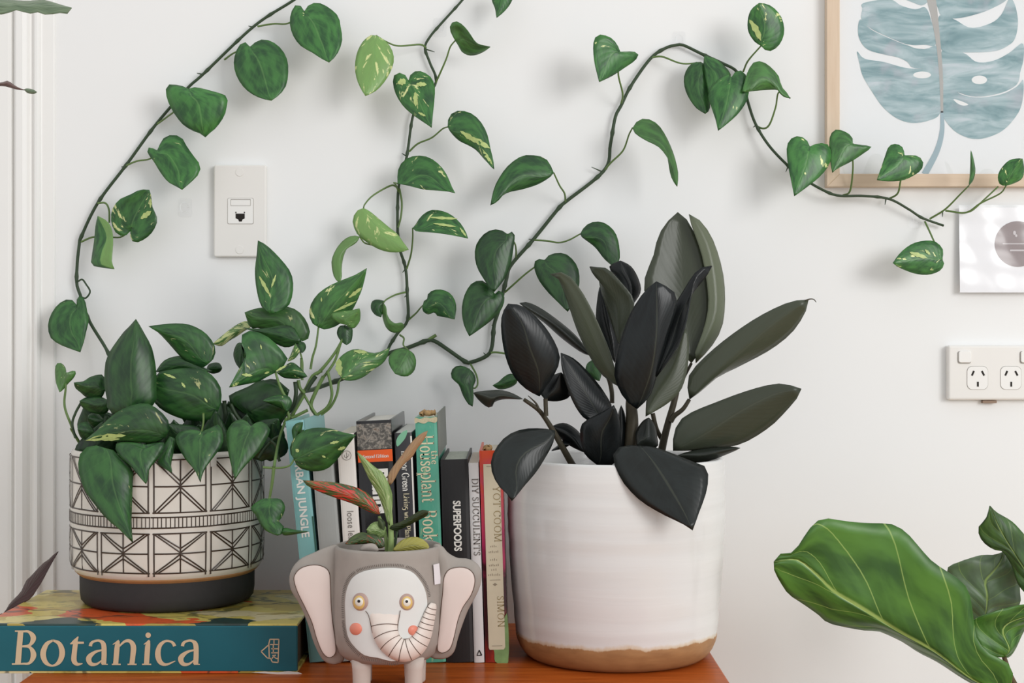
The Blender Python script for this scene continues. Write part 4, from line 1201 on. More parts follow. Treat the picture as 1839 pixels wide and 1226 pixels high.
# vines
stem('vine', chain([('A', [(1640, -100), (1505, 0), (1300, 135), (1040, 380), (960, 452), (800, 635), (650, 840), (500, 1040), (410, 1226)]), ('D', [(235, 110), (225, 200), (222, 310), (240, 370), (285, 500), (380, 660), (430, 800), (520, 1050)])],
                   [VW, VW, VW, VW, VW, VW, VW, VW - .002, 1.99, 1.93]), SM, po, .0019, .0023, 120, nodes=9)
stem('vine', chain([('B', [(760, -120), (690, -40), (640, 20), (540, 130), (490, 190), (465, 245), (490, 320), (522, 420), (450, 520), (405, 590), (380, 750), (368, 820), (345, 900), (328, 980), (325, 1160)]), ('E', [(518, 270), (558, 405), (568, 560), (570, 710), (510, 790), (465, 860), (448, 905)])],
                   VW), SM, po, .0016, .0021, 120, nodes=8)
stem('vine', chain([('T4', [(820, 900), (1000, 480)]), ('T4', [(1130, 425), (1280, 370), (1500, 290)]), ('E', [(300, 1010), (455, 912), (560, 880), (690, 832), (735, 838), (800, 880), (900, 950), (935, 965), (1040, 925), (1072, 870), (1085, 740), (1110, 660), (1135, 560), (1160, 460), (1185, 385), (1320, 230), (1470, 45)]),
                            ('B', [(1190, 1030), (1385, 870), (1415, 740), (1440, 600), (1470, 540), (1520, 440), (1620, 300), (1700, 245), (1760, 230)]),
                            ('C', [(80, 232), (180, 280), (280, 325), (350, 365), (390, 450), (412, 535), (450, 640), (520, 750), (615, 850), (680, 905), (750, 950), (830, 990), (890, 1003), (1000, 1003), (1130, 1018), (1230, 1070), (1300, 1115), (1410, 1155)])],
                   [1.93, VW, VW, VW, VW, VW, VW, VW, VW, VW - .012, VW - .014, VW]), SM, po, .0030, .0016, 240, nodes=12)
stem('cut_stub', chain([('E', [(690, 832), (740, 800)])], VW), PM, po, .0024, .0022)
# small aerial roots at the nodes
for reg, a, b in (('A', (1300, 140), (1272, 133)), ('A', (1035, 380), (1008, 375)), ('A', (645, 850), (620, 855)), ('B', (470, 252), (515, 266)), ('B', (1375, 880), (1318, 855)), ('C', (615, 850), (602, 880)), ('C', (1115, 1018), (1110, 1048)),
                  ('C', (450, 640), (435, 652)), ('E', (1320, 235), (1290, 230)), ('C', (1405, 1080), (1404, 1110)), ('B', (372, 800), (347, 785)), ('E', (1085, 740), (1070, 742)), ('E', (1040, 925), (1022, 905)), ('E', (568, 560), (550, 575)), ('E', (555, 410), (540, 428))):
    stem('root_nub', chain([(reg, [a, ((a[0] + b[0]) / 2, (a[1] + b[1]) / 2), b])], [VW, VW - .002]), SM, po, .0011, .0004, 4)
# left vine
pl('A', (1558, 58), (1685, 320), [(1545, 35), (1520, 22), (1495, 55), (1484, 115), (1500, 180), (1540, 235), (1600, 270), (1645, 300)], [(1572, 35), (1610, 15), (1660, 25), (1728, 78), (1745, 140), (1752, 210), (1725, 280)], d=2.01, dt=1.985, var=.05, tone=1.23, pet=('A', [(1320, 135), (1400, 122), (1480, 118)]))
pl('A', (1280, 240), (1390, 515), [(1268, 225), (1245, 215), (1215, 250), (1198, 310), (1205, 370), (1235, 430), (1280, 475), (1340, 505)], [(1295, 225), (1340, 203), (1390, 212), (1440, 250), (1472, 310), (1475, 390), (1460, 450), (1425, 490)], d=2.015, dt=1.99, tone=1.06, pet=('A', [(1150, 305), (1200, 270)]))
pl('A', (965, 455), (1052, 703), [(930, 440), (865, 433), (850, 455), (855, 500), (880, 560), (930, 630), (980, 665), (1030, 685)], [(1000, 447), (1080, 465), (1160, 492), (1163, 530), (1150, 590), (1110, 650), (1075, 680)], d=2.0, dt=2.0, bow=-.01, tone=1.29, el=.012, pet=('A', [(805, 635), (860, 595), (900, 560)]))
pl('A', (805, 770), (932, 972), [(790, 765), (770, 752), (755, 765), (760, 790), (790, 830), (820, 880), (860, 930), (905, 955)], [(818, 750), (825, 720), (860, 695), (900, 692), (935, 710), (960, 755), (1000, 810), (1027, 850), (1015, 895), (970, 940)], d=2.01, dt=1.995, var=.12, tone=1.18, pet=('A', [(640, 850), (700, 825), (770, 812)]))
v1e = pl('A', (668, 1180), (765, 972), [(655, 1200), (620, 1208), (585, 1180), (568, 1120), (580, 1060), (620, 1015), (660, 1000), (715, 972)], [(668, 1215), (685, 1240), (720, 1235), (770, 1200), (800, 1150), (803, 1110), (780, 1060), (775, 1010)], d=2.01, dt=2.0, var=.42, el=-.005, er=-.005, pet=('D', [(245, 97), (310, 72), (400, 74), (450, 72)]))
stem('petiole', chain([('A', [(500, 1040), (540, 1040), (558, 1075), (560, 1140)])], VW - .01), PM, po, .0013)
pl('D', (330, -35), (415, 237), [(318, 20), (312, 90), (300, 170), (298, 212), (330, 225)], [(375, -10), (400, 30), (408, 90), (405, 150), (402, 200)], d=2.01, dt=2.0, mid=[(375, 70), (350, 150), (345, 210)], half=.55, tone=1.06, el=.01, er=-.004)
pl('D', (222, 420), (240, 663), [(205, 400), (180, 390), (130, 415), (90, 470), (75, 530), (90, 590), (140, 625), (190, 645)], [(225, 385), (245, 372), (265, 400), (275, 450), (283, 500), (270, 560), (258, 610)], d=2.015, dt=1.99, tone=0.92, var=.02)
stem('tendril', chain([('D', [(228, 300), (250, 290), (270, 315), (290, 352), (268, 385), (242, 378)])], VW - .004), SM, po, .0012)
# middle vine
pl('B', (870, -60), (832, 92), [(815, -40), (808, 0), (825, 45)], [(920, -40), (905, 15), (870, 60)], d=2.01, var=.2)
pl('B', (620, 208), (800, 240), [(605, 180), (592, 145), (605, 115), (630, 110), (660, 130), (690, 165), (715, 205), (735, 225)], [(635, 230), (655, 265), (690, 283), (730, 280), (770, 262)], d=2.005, dt=2.0, el=-.012, er=.012, pale=.10, pet=('B', [(520, 425), (545, 370), (575, 300), (595, 240)]))
pl('B', (215, 182), (160, 492), [(190, 180), (150, 210), (118, 270), (107, 340), (115, 400), (135, 450)], [(250, 200), (285, 235), (305, 285), (300, 340), (265, 410), (215, 465)], d=1.995, dt=1.975, pale=.62, var=.5, tone=1.06, pet=('B', [(470, 245), (440, 228), (330, 235), (270, 215)]))
c4 = pl('B', (380, 412), (500, 655), [(370, 390), (340, 373), (308, 385), (302, 430), (320, 490), (360, 550), (420, 600), (465, 630)], [(388, 390), (405, 370), (440, 364), (490, 390), (515, 440), (513, 520), (505, 590)], d=2.0, dt=1.975, var=.30, tone=1.12)
c5 = pl('B', (582, 650), (820, 868), [(585, 610), (610, 575), (655, 567), (710, 585), (755, 630), (785, 690), (800, 760), (815, 820)], [(600, 680), (640, 720), (690, 745), (730, 770), (770, 815), (800, 845)], d=1.99, dt=1.975, var=.34, pet=('B', [(385, 775), (430, 735), (500, 705), (555, 660)]))
pl('B', (325, 940), (620, 988), [(325, 900), (335, 850), (375, 810), (430, 797), (490, 808), (545, 850), (580, 900), (600, 950)], [(360, 945), (400, 955), (460, 970), (530, 975), (590, 980)], d=2.0, dt=1.98, var=.34, tone=1.03, er=-.006, pet=('B', [(332, 985), (315, 945), (305, 935)]))
pl('E', (308, 45), (578, 292), [(270, 60), (245, 105), (248, 150), (275, 205), (330, 250), (400, 290), (470, 308), (540, 305)], [(345, 65), (400, 110), (460, 160), (510, 200), (545, 250)], d=2.0, dt=1.985, pale=.7, var=.5, mid=[(345, 110), (430, 200), (520, 265)], pet=('B', [(325, 960), (290, 950), (200, 1000), (158, 1045)]))
pl('E', (285, 215), (165, 492), [(240, 210), (190, 235), (145, 290), (120, 350), (120, 400), (135, 460)], [(240, 250), (200, 300), (180, 370), (175, 440)], d=1.99, dt=1.97, pale=.45, tone=0.90, pet=('E', [(515, 270), (470, 252), (400, 265), (320, 255)]))
c9 = pl('E', (600, 165), (930, 225), [(620, 140), (650, 95), (700, 60), (750, 57), (820, 80), (880, 130), (915, 185)], [(625, 182), (700, 188), (780, 197), (860, 210)], d=1.99, dt=1.98, var=.28, tone=1.06, er=-.008, pet=('E', [(565, 405), (590, 320), (600, 230)]))
stem('petiole', chain([('B', [(335, 965), (347, 1040), (342, 1110), (328, 1165)])], VW - .003), PM, po, .0013)
pl('E', (430, 597), (412, 695), [(390, 590), (360, 600), (352, 640), (375, 678)], [(425, 640)], d=2.01, dt=2.0, tone=0.67)
pl('E', (425, 610), (550, 740), [(420, 680), (440, 750), (475, 783), (510, 785), (540, 770)], [(440, 660), (465, 710), (505, 735)], d=2.005, dt=1.995, pale=.3, tone=0.90, pet=('E', [(560, 545), (500, 560), (445, 588)]))
pl('E', (660, 625), (850, 707), [(665, 600), (685, 595), (690, 560), (720, 535), (770, 530), (820, 550), (850, 590), (860, 640)], [(660, 655), (690, 677), (715, 670), (735, 665), (745, 685), (800, 695)], d=2.005, dt=1.99, var=.3, tone=0.90, pet=('E', [(575, 710), (620, 670), (645, 640)]))
pl('E', (575, 890), (495, 1030), [(530, 880), (480, 900), (457, 940), (465, 985)], [(605, 910), (620, 955), (610, 1010), (575, 1043), (535, 1045)], d=2.0, dt=1.98, pale=.12, tone=1.06, pet=('E', [(525, 800), (548, 820), (545, 860)]))
c13 = pl('S2', (1300, 1110), (1785, 800), [(1260, 1050), (1238, 1000), (1260, 930), (1330, 860), (1420, 820), (1500, 825), (1570, 850), (1650, 858), (1720, 830)], [(1340, 1130), (1430, 1130), (1530, 1090), (1620, 1020), (1700, 970), (1755, 900)], d=1.97, dt=2.01, var=.55, pale=.12, tone=1.23, pet=('T4', [(1370, 640), (1440, 500), (1475, 330)]))
# right vine; raised tone puts light into the colour of its lit leaves
pl('B', (1465, 265), (1358, 420), [(1450, 230), (1420, 195), (1365, 177), (1335, 195), (1327, 240), (1332, 310), (1345, 370)], [(1490, 265), (1535, 265), (1558, 280), (1540, 310), (1490, 345), (1430, 385), (1390, 405)], d=1.985, dt=1.965, var=.2, tone=1.18, el=-.004, er=.014, pet=('B', [(1470, 530), (1478, 480), (1455, 375)]))
pl('B', (1528, 655), (1757, 955), [(1540, 635), (1565, 612), (1610, 610), (1660, 640), (1700, 700), (1735, 780), (1755, 850), (1762, 900)], [(1545, 685), (1600, 720), (1660, 750), (1700, 795), (1735, 860)], d=1.985, dt=1.965, tone=.92, pale=.10, el=.012, er=-.006, pet=('B', [(1385, 870), (1420, 830), (1480, 770), (1510, 690)]))
pl('B', (1125, 885), (800, 1052), [(1110, 850), (1080, 810), (1020, 795), (960, 800), (890, 850), (840, 920), (815, 980)], [(1100, 910), (1040, 945), (960, 970), (890, 985), (835, 1020)], d=1.99, dt=1.97, tone=.85, var=.14, el=.01, pet=('B', [(1185, 1035), (1180, 990), (1155, 950)]))
pl('C', (170, 320), (190, 583), [(130, 320), (95, 355), (80, 410), (95, 480), (140, 550)], [(200, 340), (215, 420), (215, 500), (212, 560)], d=2.015, dt=1.995, tone=.75, pet=('B', [(1625, 295), (1680, 290), (1780, 325)]))
pl('C', (185, 285), (215, 505), [(182, 340), (195, 420)], [(240, 300), (290, 340), (320, 385), (300, 440)], d=2.01, dt=1.99, tone=.95, var=.05)
pl('C', (325, 395), (255, 670), [(310, 380), (270, 400), (225, 440), (205, 490), (225, 560), (245, 620)], [(340, 370), (375, 362), (400, 390), (412, 450), (405, 510), (360, 580), (300, 635)], d=1.995, dt=1.975, tone=1.12, var=.05)
r6 = pl('C', (475, 235), (465, 15), [(440, 210), (410, 160), (408, 100), (425, 50)], [(500, 258), (535, 258), (575, 220), (594, 160), (580, 90), (540, 40), (500, 20)], d=1.985, dt=1.975, var=.36, tone=1.23, pet=('C', [(385, 365), (410, 310)]))
pl('C', (625, 503), (378, 470), [(605, 472), (578, 440), (565, 390), (520, 340), (480, 316), (440, 318), (410, 360), (390, 420)], [(600, 485), (560, 460), (480, 462), (410, 468)], d=1.99, dt=1.985, tone=1.12, pale=.08, pet=('C', [(450, 645), (490, 658), (520, 635), (550, 550), (568, 470)]))
pl('C', (725, 750), (645, 1005), [(710, 720), (680, 700), (640, 702), (610, 740), (608, 800), (620, 880), (635, 950)], [(745, 740), (790, 733), (822, 745), (835, 790), (820, 850), (770, 910), (700, 965)], d=1.985, dt=1.97, var=.14, tone=1.29)
pl('C', (945, 735), (840, 885), [(940, 700), (900, 672), (855, 665), (828, 700), (825, 770), (832, 840)], [(980, 742), (1040, 752), (1000, 785), (940, 825), (880, 855), (848, 875)], d=1.99, dt=1.98, tone=1.12, pale=.04, pet=('C', [(895, 1000), (930, 980), (945, 880), (945, 800)]))
pl('C', (1210, 795), (1068, 922), [(1200, 755), (1165, 737), (1130, 750), (1110, 800), (1090, 860)], [(1235, 795), (1280, 800), (1305, 830), (1295, 870), (1245, 905), (1190, 925), (1120, 928)], d=1.985, dt=1.975, var=.34, tone=1.29, pet=('C', [(1130, 1018), (1175, 990), (1190, 925), (1205, 850)]))
pl('C', (1540, 950), (1550, 768), [(1545, 900), (1548, 830)], [(1562, 920), (1572, 870), (1562, 810)], d=1.99, dt=1.98, tone=1.18, pet=('C', [(1340, 1120), (1420, 1070), (1500, 990)]))
pl('C', (1730, 950), (1815, 812), [(1700, 945), (1688, 910), (1700, 870), (1740, 825), (1780, 812)], [(1765, 940), (1810, 915), (1822, 870)], d=1.985, dt=1.975, var=.3, tone=1.29, pet=('C', [(1420, 1078), (1525, 1088), (1600, 1040), (1700, 990)]))
stem('petiole', chain([('C', [(1525, 1088), (1560, 1075), (1620, 1020), (1690, 955)])], VW - .01), PM, po, .0011)
r13 = pl('K', (405, 385), (133, 405), [(410, 340), (395, 310), (360, 285), (310, 282), (250, 295), (200, 325), (160, 365)], [(415, 405), (400, 440), (360, 462), (310, 470), (250, 462), (190, 440), (150, 420)], d=2.0, dt=1.985, var=.42, tone=1.29, pet=('K', [(310, 178), (330, 220), (355, 275)]))
pl('E', (1165, 200), (1085, 545), [(1150, 185), (1090, 172), (1030, 195), (980, 260), (970, 330), (985, 400), (1025, 470), (1060, 520)], [(1185, 185), (1207, 200), (1200, 280), (1185, 370), (1150, 460), (1110, 515)], d=1.985, dt=1.97, tone=.52, pet=('E', [(1215, 340), (1215, 290), (1205, 250)]))
pl('E', (1090, 555), (937, 808), [(1050, 500), (1005, 475), (950, 495), (910, 560), (893, 640), (900, 720), (920, 775)], [(1115, 535), (1140, 555), (1145, 600), (1120, 660), (1060, 720), (985, 775)], d=1.995, dt=1.98, tone=.58)
pl('F', (495, 147), (640, 290), [(505, 162), (560, 205), (600, 255)], [(515, 115), (550, 95), (600, 98), (645, 135), (665, 190), (668, 265)], d=2.0, dt=1.99, tone=.65, pet=('E', [(1320, 235), (1400, 240), (1470, 250), (1530, 235)]))
pl('F', (338, 262), (440, 490), [(320, 257), (300, 262), (292, 290), (310, 345), (350, 400), (400, 450)], [(350, 245), (395, 230), (440, 240), (480, 285), (492, 340), (485, 400), (460, 460)], d=2.0, dt=1.985, tone=.55, pet=('E', [(1150, 545), (1200, 500), (1280, 430)]))
pl('E', (935, 1000), (957, 1226), [(900, 985), (860, 985), (830, 1015), (835, 1060), (875, 1095), (900, 1160), (935, 1215)], [(965, 1030), (975, 1070), (960, 1110), (962, 1170)], d=2.005, dt=1.99, tone=.62, pet=('E', [(940, 965), (980, 1040), (985, 1100), (955, 1110)]))
pl('E', (1225, 1060), (1075, 1100), [(1190, 1030), (1150, 1045), (1110, 1080)], [(1215, 1090), (1170, 1115), (1115, 1122)], d=2.005, dt=2.0, tone=.72)
pl('F', (550, 700), (580, 795), [(525, 720), (520, 755), (545, 780)], [(575, 720), (588, 760)], d=2.005, dt=2.0, tone=.75)
stem('petiole', chain([('E', [(1065, 905), (1100, 903), (1180, 915)])], VW - .004), PM, po, .0014)

# foliage over the pot
def pf(reg, B, T, left, right, d, dt, **k):
    k.setdefault('pet_mat', PM)
    return leaf(po, reg, B, T, left, right, LM, d, dt, thick=.0009, **k)
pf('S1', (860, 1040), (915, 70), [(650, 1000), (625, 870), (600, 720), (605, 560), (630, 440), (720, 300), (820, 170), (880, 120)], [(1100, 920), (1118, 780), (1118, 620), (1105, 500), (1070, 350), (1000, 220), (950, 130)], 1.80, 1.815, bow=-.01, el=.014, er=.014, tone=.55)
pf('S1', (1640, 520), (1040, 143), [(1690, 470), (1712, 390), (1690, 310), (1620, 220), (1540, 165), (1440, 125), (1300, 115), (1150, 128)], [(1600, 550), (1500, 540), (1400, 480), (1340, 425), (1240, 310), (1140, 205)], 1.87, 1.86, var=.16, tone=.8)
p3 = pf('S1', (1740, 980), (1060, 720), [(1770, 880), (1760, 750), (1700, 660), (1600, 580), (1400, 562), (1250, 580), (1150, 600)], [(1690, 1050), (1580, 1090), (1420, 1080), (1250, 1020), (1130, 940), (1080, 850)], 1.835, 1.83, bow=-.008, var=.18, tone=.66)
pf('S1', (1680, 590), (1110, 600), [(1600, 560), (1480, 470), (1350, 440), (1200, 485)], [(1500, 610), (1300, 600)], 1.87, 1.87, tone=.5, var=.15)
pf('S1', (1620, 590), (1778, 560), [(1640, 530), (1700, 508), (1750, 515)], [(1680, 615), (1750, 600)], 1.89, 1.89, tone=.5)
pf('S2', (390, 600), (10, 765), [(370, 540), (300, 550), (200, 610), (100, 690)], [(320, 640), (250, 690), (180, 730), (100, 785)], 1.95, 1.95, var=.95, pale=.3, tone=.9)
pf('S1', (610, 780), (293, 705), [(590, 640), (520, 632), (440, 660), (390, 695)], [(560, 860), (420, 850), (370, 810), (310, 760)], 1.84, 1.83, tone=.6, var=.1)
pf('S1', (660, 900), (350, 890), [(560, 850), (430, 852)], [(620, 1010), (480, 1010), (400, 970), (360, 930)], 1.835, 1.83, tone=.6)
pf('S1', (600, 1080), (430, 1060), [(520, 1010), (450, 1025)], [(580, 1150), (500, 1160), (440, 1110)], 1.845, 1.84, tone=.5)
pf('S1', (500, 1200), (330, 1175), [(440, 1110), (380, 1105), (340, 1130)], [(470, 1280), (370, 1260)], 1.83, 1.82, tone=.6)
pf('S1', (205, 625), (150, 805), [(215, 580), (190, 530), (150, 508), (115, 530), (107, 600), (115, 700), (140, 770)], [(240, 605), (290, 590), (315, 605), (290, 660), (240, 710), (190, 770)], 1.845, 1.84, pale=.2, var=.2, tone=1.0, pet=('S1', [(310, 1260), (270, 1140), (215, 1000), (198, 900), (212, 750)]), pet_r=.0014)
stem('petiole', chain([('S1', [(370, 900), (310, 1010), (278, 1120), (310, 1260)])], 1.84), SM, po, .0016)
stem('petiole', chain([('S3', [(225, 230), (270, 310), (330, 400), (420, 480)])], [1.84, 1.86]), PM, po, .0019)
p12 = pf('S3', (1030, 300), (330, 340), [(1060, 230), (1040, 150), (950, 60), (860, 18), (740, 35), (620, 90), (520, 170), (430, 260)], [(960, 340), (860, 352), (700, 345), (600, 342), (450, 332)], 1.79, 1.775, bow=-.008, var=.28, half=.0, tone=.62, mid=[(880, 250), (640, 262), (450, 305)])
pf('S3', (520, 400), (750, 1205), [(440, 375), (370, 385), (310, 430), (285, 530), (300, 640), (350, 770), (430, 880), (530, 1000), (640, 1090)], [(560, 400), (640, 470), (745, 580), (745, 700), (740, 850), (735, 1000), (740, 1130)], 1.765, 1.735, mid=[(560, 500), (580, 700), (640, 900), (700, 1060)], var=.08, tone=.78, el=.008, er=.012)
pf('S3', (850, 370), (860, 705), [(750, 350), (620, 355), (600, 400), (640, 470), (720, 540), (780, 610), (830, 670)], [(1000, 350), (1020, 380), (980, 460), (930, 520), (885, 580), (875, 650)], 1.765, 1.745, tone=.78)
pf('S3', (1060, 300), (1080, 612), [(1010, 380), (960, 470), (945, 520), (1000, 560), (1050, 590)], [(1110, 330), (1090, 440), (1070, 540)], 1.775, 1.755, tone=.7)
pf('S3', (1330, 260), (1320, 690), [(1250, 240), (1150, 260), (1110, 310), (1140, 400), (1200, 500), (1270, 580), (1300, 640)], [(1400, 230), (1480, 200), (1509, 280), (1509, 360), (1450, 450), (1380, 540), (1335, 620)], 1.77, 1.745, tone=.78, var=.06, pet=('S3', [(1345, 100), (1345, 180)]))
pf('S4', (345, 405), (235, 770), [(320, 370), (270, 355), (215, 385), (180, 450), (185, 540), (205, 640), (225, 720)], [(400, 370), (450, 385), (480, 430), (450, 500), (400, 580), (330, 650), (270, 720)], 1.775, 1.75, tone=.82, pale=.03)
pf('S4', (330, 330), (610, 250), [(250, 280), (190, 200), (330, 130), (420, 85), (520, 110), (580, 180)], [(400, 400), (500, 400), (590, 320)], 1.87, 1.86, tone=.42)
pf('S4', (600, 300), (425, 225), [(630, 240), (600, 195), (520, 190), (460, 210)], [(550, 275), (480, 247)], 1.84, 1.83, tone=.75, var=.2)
p20 = pf('S2', (640, 1050), (175, 1200), [(760, 950), (740, 880), (650, 770), (540, 680), (430, 640), (330, 640), (290, 740), (350, 880), (300, 970), (240, 1080)], [(560, 1090), (470, 1140), (330, 1170), (240, 1188)], 1.845, 1.82, var=.36, tone=.95, mid=[(540, 1010), (400, 1060), (280, 1130)], pet=('T4', [(800, 520), (760, 450), (710, 330)]), pet_r=.0016)  # tone lifted to brighten the colour as if lit
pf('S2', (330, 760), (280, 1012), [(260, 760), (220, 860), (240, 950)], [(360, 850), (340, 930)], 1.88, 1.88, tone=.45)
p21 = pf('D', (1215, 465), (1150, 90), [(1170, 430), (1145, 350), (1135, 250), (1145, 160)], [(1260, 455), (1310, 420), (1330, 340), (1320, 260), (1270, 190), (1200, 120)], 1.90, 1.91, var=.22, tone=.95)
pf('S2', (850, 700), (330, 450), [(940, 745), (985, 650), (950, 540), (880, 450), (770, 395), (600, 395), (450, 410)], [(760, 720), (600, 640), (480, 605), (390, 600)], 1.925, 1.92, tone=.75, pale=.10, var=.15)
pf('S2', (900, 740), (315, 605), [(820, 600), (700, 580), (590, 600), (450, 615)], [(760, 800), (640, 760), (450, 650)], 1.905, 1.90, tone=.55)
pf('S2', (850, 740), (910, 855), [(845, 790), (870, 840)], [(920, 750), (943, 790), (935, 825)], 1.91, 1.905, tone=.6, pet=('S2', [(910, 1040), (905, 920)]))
p23 = pf('S2', (1070, 600), (1555, 5), [(1010, 560), (978, 480), (990, 380), (1060, 270), (1170, 190), (1300, 130), (1440, 75)], [(1110, 620), (1200, 605), (1290, 560), (1380, 470), (1450, 350), (1510, 200)], 1.915, 1.90, var=.34, tone=1.15, pale=.05, pet=('S2', [(990, 1020), (1010, 900), (1045, 780)]), pet_r=.0013)  # lit leaf, its light partly given by the raised tone
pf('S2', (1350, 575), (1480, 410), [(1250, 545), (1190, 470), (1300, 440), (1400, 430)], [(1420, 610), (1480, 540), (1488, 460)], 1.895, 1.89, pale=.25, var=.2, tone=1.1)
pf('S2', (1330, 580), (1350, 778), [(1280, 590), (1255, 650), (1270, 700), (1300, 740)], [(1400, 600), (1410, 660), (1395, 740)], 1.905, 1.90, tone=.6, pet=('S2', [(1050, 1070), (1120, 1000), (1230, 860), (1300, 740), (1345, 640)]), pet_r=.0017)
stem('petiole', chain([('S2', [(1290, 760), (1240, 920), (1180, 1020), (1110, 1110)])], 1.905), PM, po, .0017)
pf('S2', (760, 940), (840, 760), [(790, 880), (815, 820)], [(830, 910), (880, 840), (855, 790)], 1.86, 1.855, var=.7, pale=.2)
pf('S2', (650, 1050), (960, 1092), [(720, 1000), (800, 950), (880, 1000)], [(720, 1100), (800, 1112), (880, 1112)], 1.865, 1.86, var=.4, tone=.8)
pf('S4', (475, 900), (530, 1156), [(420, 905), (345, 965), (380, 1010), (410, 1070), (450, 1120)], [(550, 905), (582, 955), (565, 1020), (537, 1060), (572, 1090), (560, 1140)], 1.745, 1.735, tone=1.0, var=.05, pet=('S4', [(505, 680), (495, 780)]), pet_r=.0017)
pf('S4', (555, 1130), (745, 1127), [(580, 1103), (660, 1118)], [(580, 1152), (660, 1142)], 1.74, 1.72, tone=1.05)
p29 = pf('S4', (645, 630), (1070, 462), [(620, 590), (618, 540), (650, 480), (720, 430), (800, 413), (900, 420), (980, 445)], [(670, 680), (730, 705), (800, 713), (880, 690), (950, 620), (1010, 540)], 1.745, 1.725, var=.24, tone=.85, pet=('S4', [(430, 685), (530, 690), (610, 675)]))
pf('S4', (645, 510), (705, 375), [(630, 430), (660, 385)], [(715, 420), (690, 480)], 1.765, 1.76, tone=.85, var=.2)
CRM = M['cream']
for o, reg, a, b, w, bd in ((p12, 'S3', (690, 290), (345, 335), 46, 8), (p12, 'S3', (640, 320), (470, 328), 26, 0), (c13, 'S2', (1290, 1085), (1275, 905), 66, -10), (c13, 'S2', (1420, 835), (1560, 850), 34, 0), (c13, 'S2', (1510, 955), (1600, 945), 14, 0),
                            (p23, 'S2', (1370, 305), (1508, 200), 34, 0), (p23, 'S2', (1215, 445), (1455, 335), 26, 0), (p23, 'S2', (1098, 300), (1100, 345), 16, 0), (p21, 'S2', (475, 85), (582, 280), 34, 0), (p21, 'S2', (645, 70), (597, 205), 22, 0),
                            (p20, 'S2', (300, 1070), (410, 1082), 30, 0), (p20, 'S2', (640, 1040), (755, 978), 22, 0), (p20, 'S2', (490, 770), (500, 820), 14, 0), (p20, 'S2', (275, 1150), (205, 1190), 26, 0), (p20, 'S2', (530, 1060), (580, 1045), 20, 0),
                            (c4, 'B', (415, 470), (418, 545), 22, 0), (c4, 'B', (325, 425), (372, 412), 32, 0), (c4, 'B', (420, 430), (475, 432), 22, 0), (c4, 'B', (430, 575), (470, 595), 12, 0), (c5, 'B', (645, 670), (745, 735), 24, 0), (c5, 'B', (700, 700), (800, 760), 26, 0), (c5, 'B', (755, 760), (812, 845), 16, 0),
                            (c9, 'E', (700, 100), (870, 108), 16, 0), (c9, 'E', (720, 135), (860, 155), 14, 0), (c9, 'E', (880, 160), (920, 215), 12, 0), (r6, 'C', (415, 100), (475, 210), 30, -6), (v1e, 'A', (720, 1120), (775, 1080), 26, 0), (v1e, 'A', (770, 1065), (772, 1015), 12, 0),
                            (r13, 'K', (225, 345), (325, 378), 22, 0), (r13, 'K', (310, 330), (340, 360), 14, 0), (p3, 'S1', (1190, 615), (1320, 665), 24, 0), (p3, 'S1', (1370, 705), (1410, 758), 24, 0), (p3, 'S1', (1600, 860), (1630, 905), 18, 0),
                            (p29, 'S4', (890, 520), (955, 508), 18, 0), (p29, 'S4', (945, 565), (1000, 545), 22, 0), (p29, 'S4', (655, 560), (678, 580), 24, 0), (p29, 'S4', (835, 605), (862, 618), 14, 0)):
    patch(o, reg, a, b, w, CRM, bd)
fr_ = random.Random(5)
for k in range(22):  # added filler leaves, tone lowered to paint shade into gaps between front leaves
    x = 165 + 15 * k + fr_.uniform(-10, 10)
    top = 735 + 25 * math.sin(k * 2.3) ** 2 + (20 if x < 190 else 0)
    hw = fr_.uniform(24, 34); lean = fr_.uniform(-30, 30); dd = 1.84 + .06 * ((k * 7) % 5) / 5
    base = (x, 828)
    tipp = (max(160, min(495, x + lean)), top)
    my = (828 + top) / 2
    pf('Z', base, tipp, [(x - hw, 815), (x - hw + lean * .4, my)], [(x + hw, 815), (x + hw + lean * .4, my)], dd, dd - .01, tone=.36)
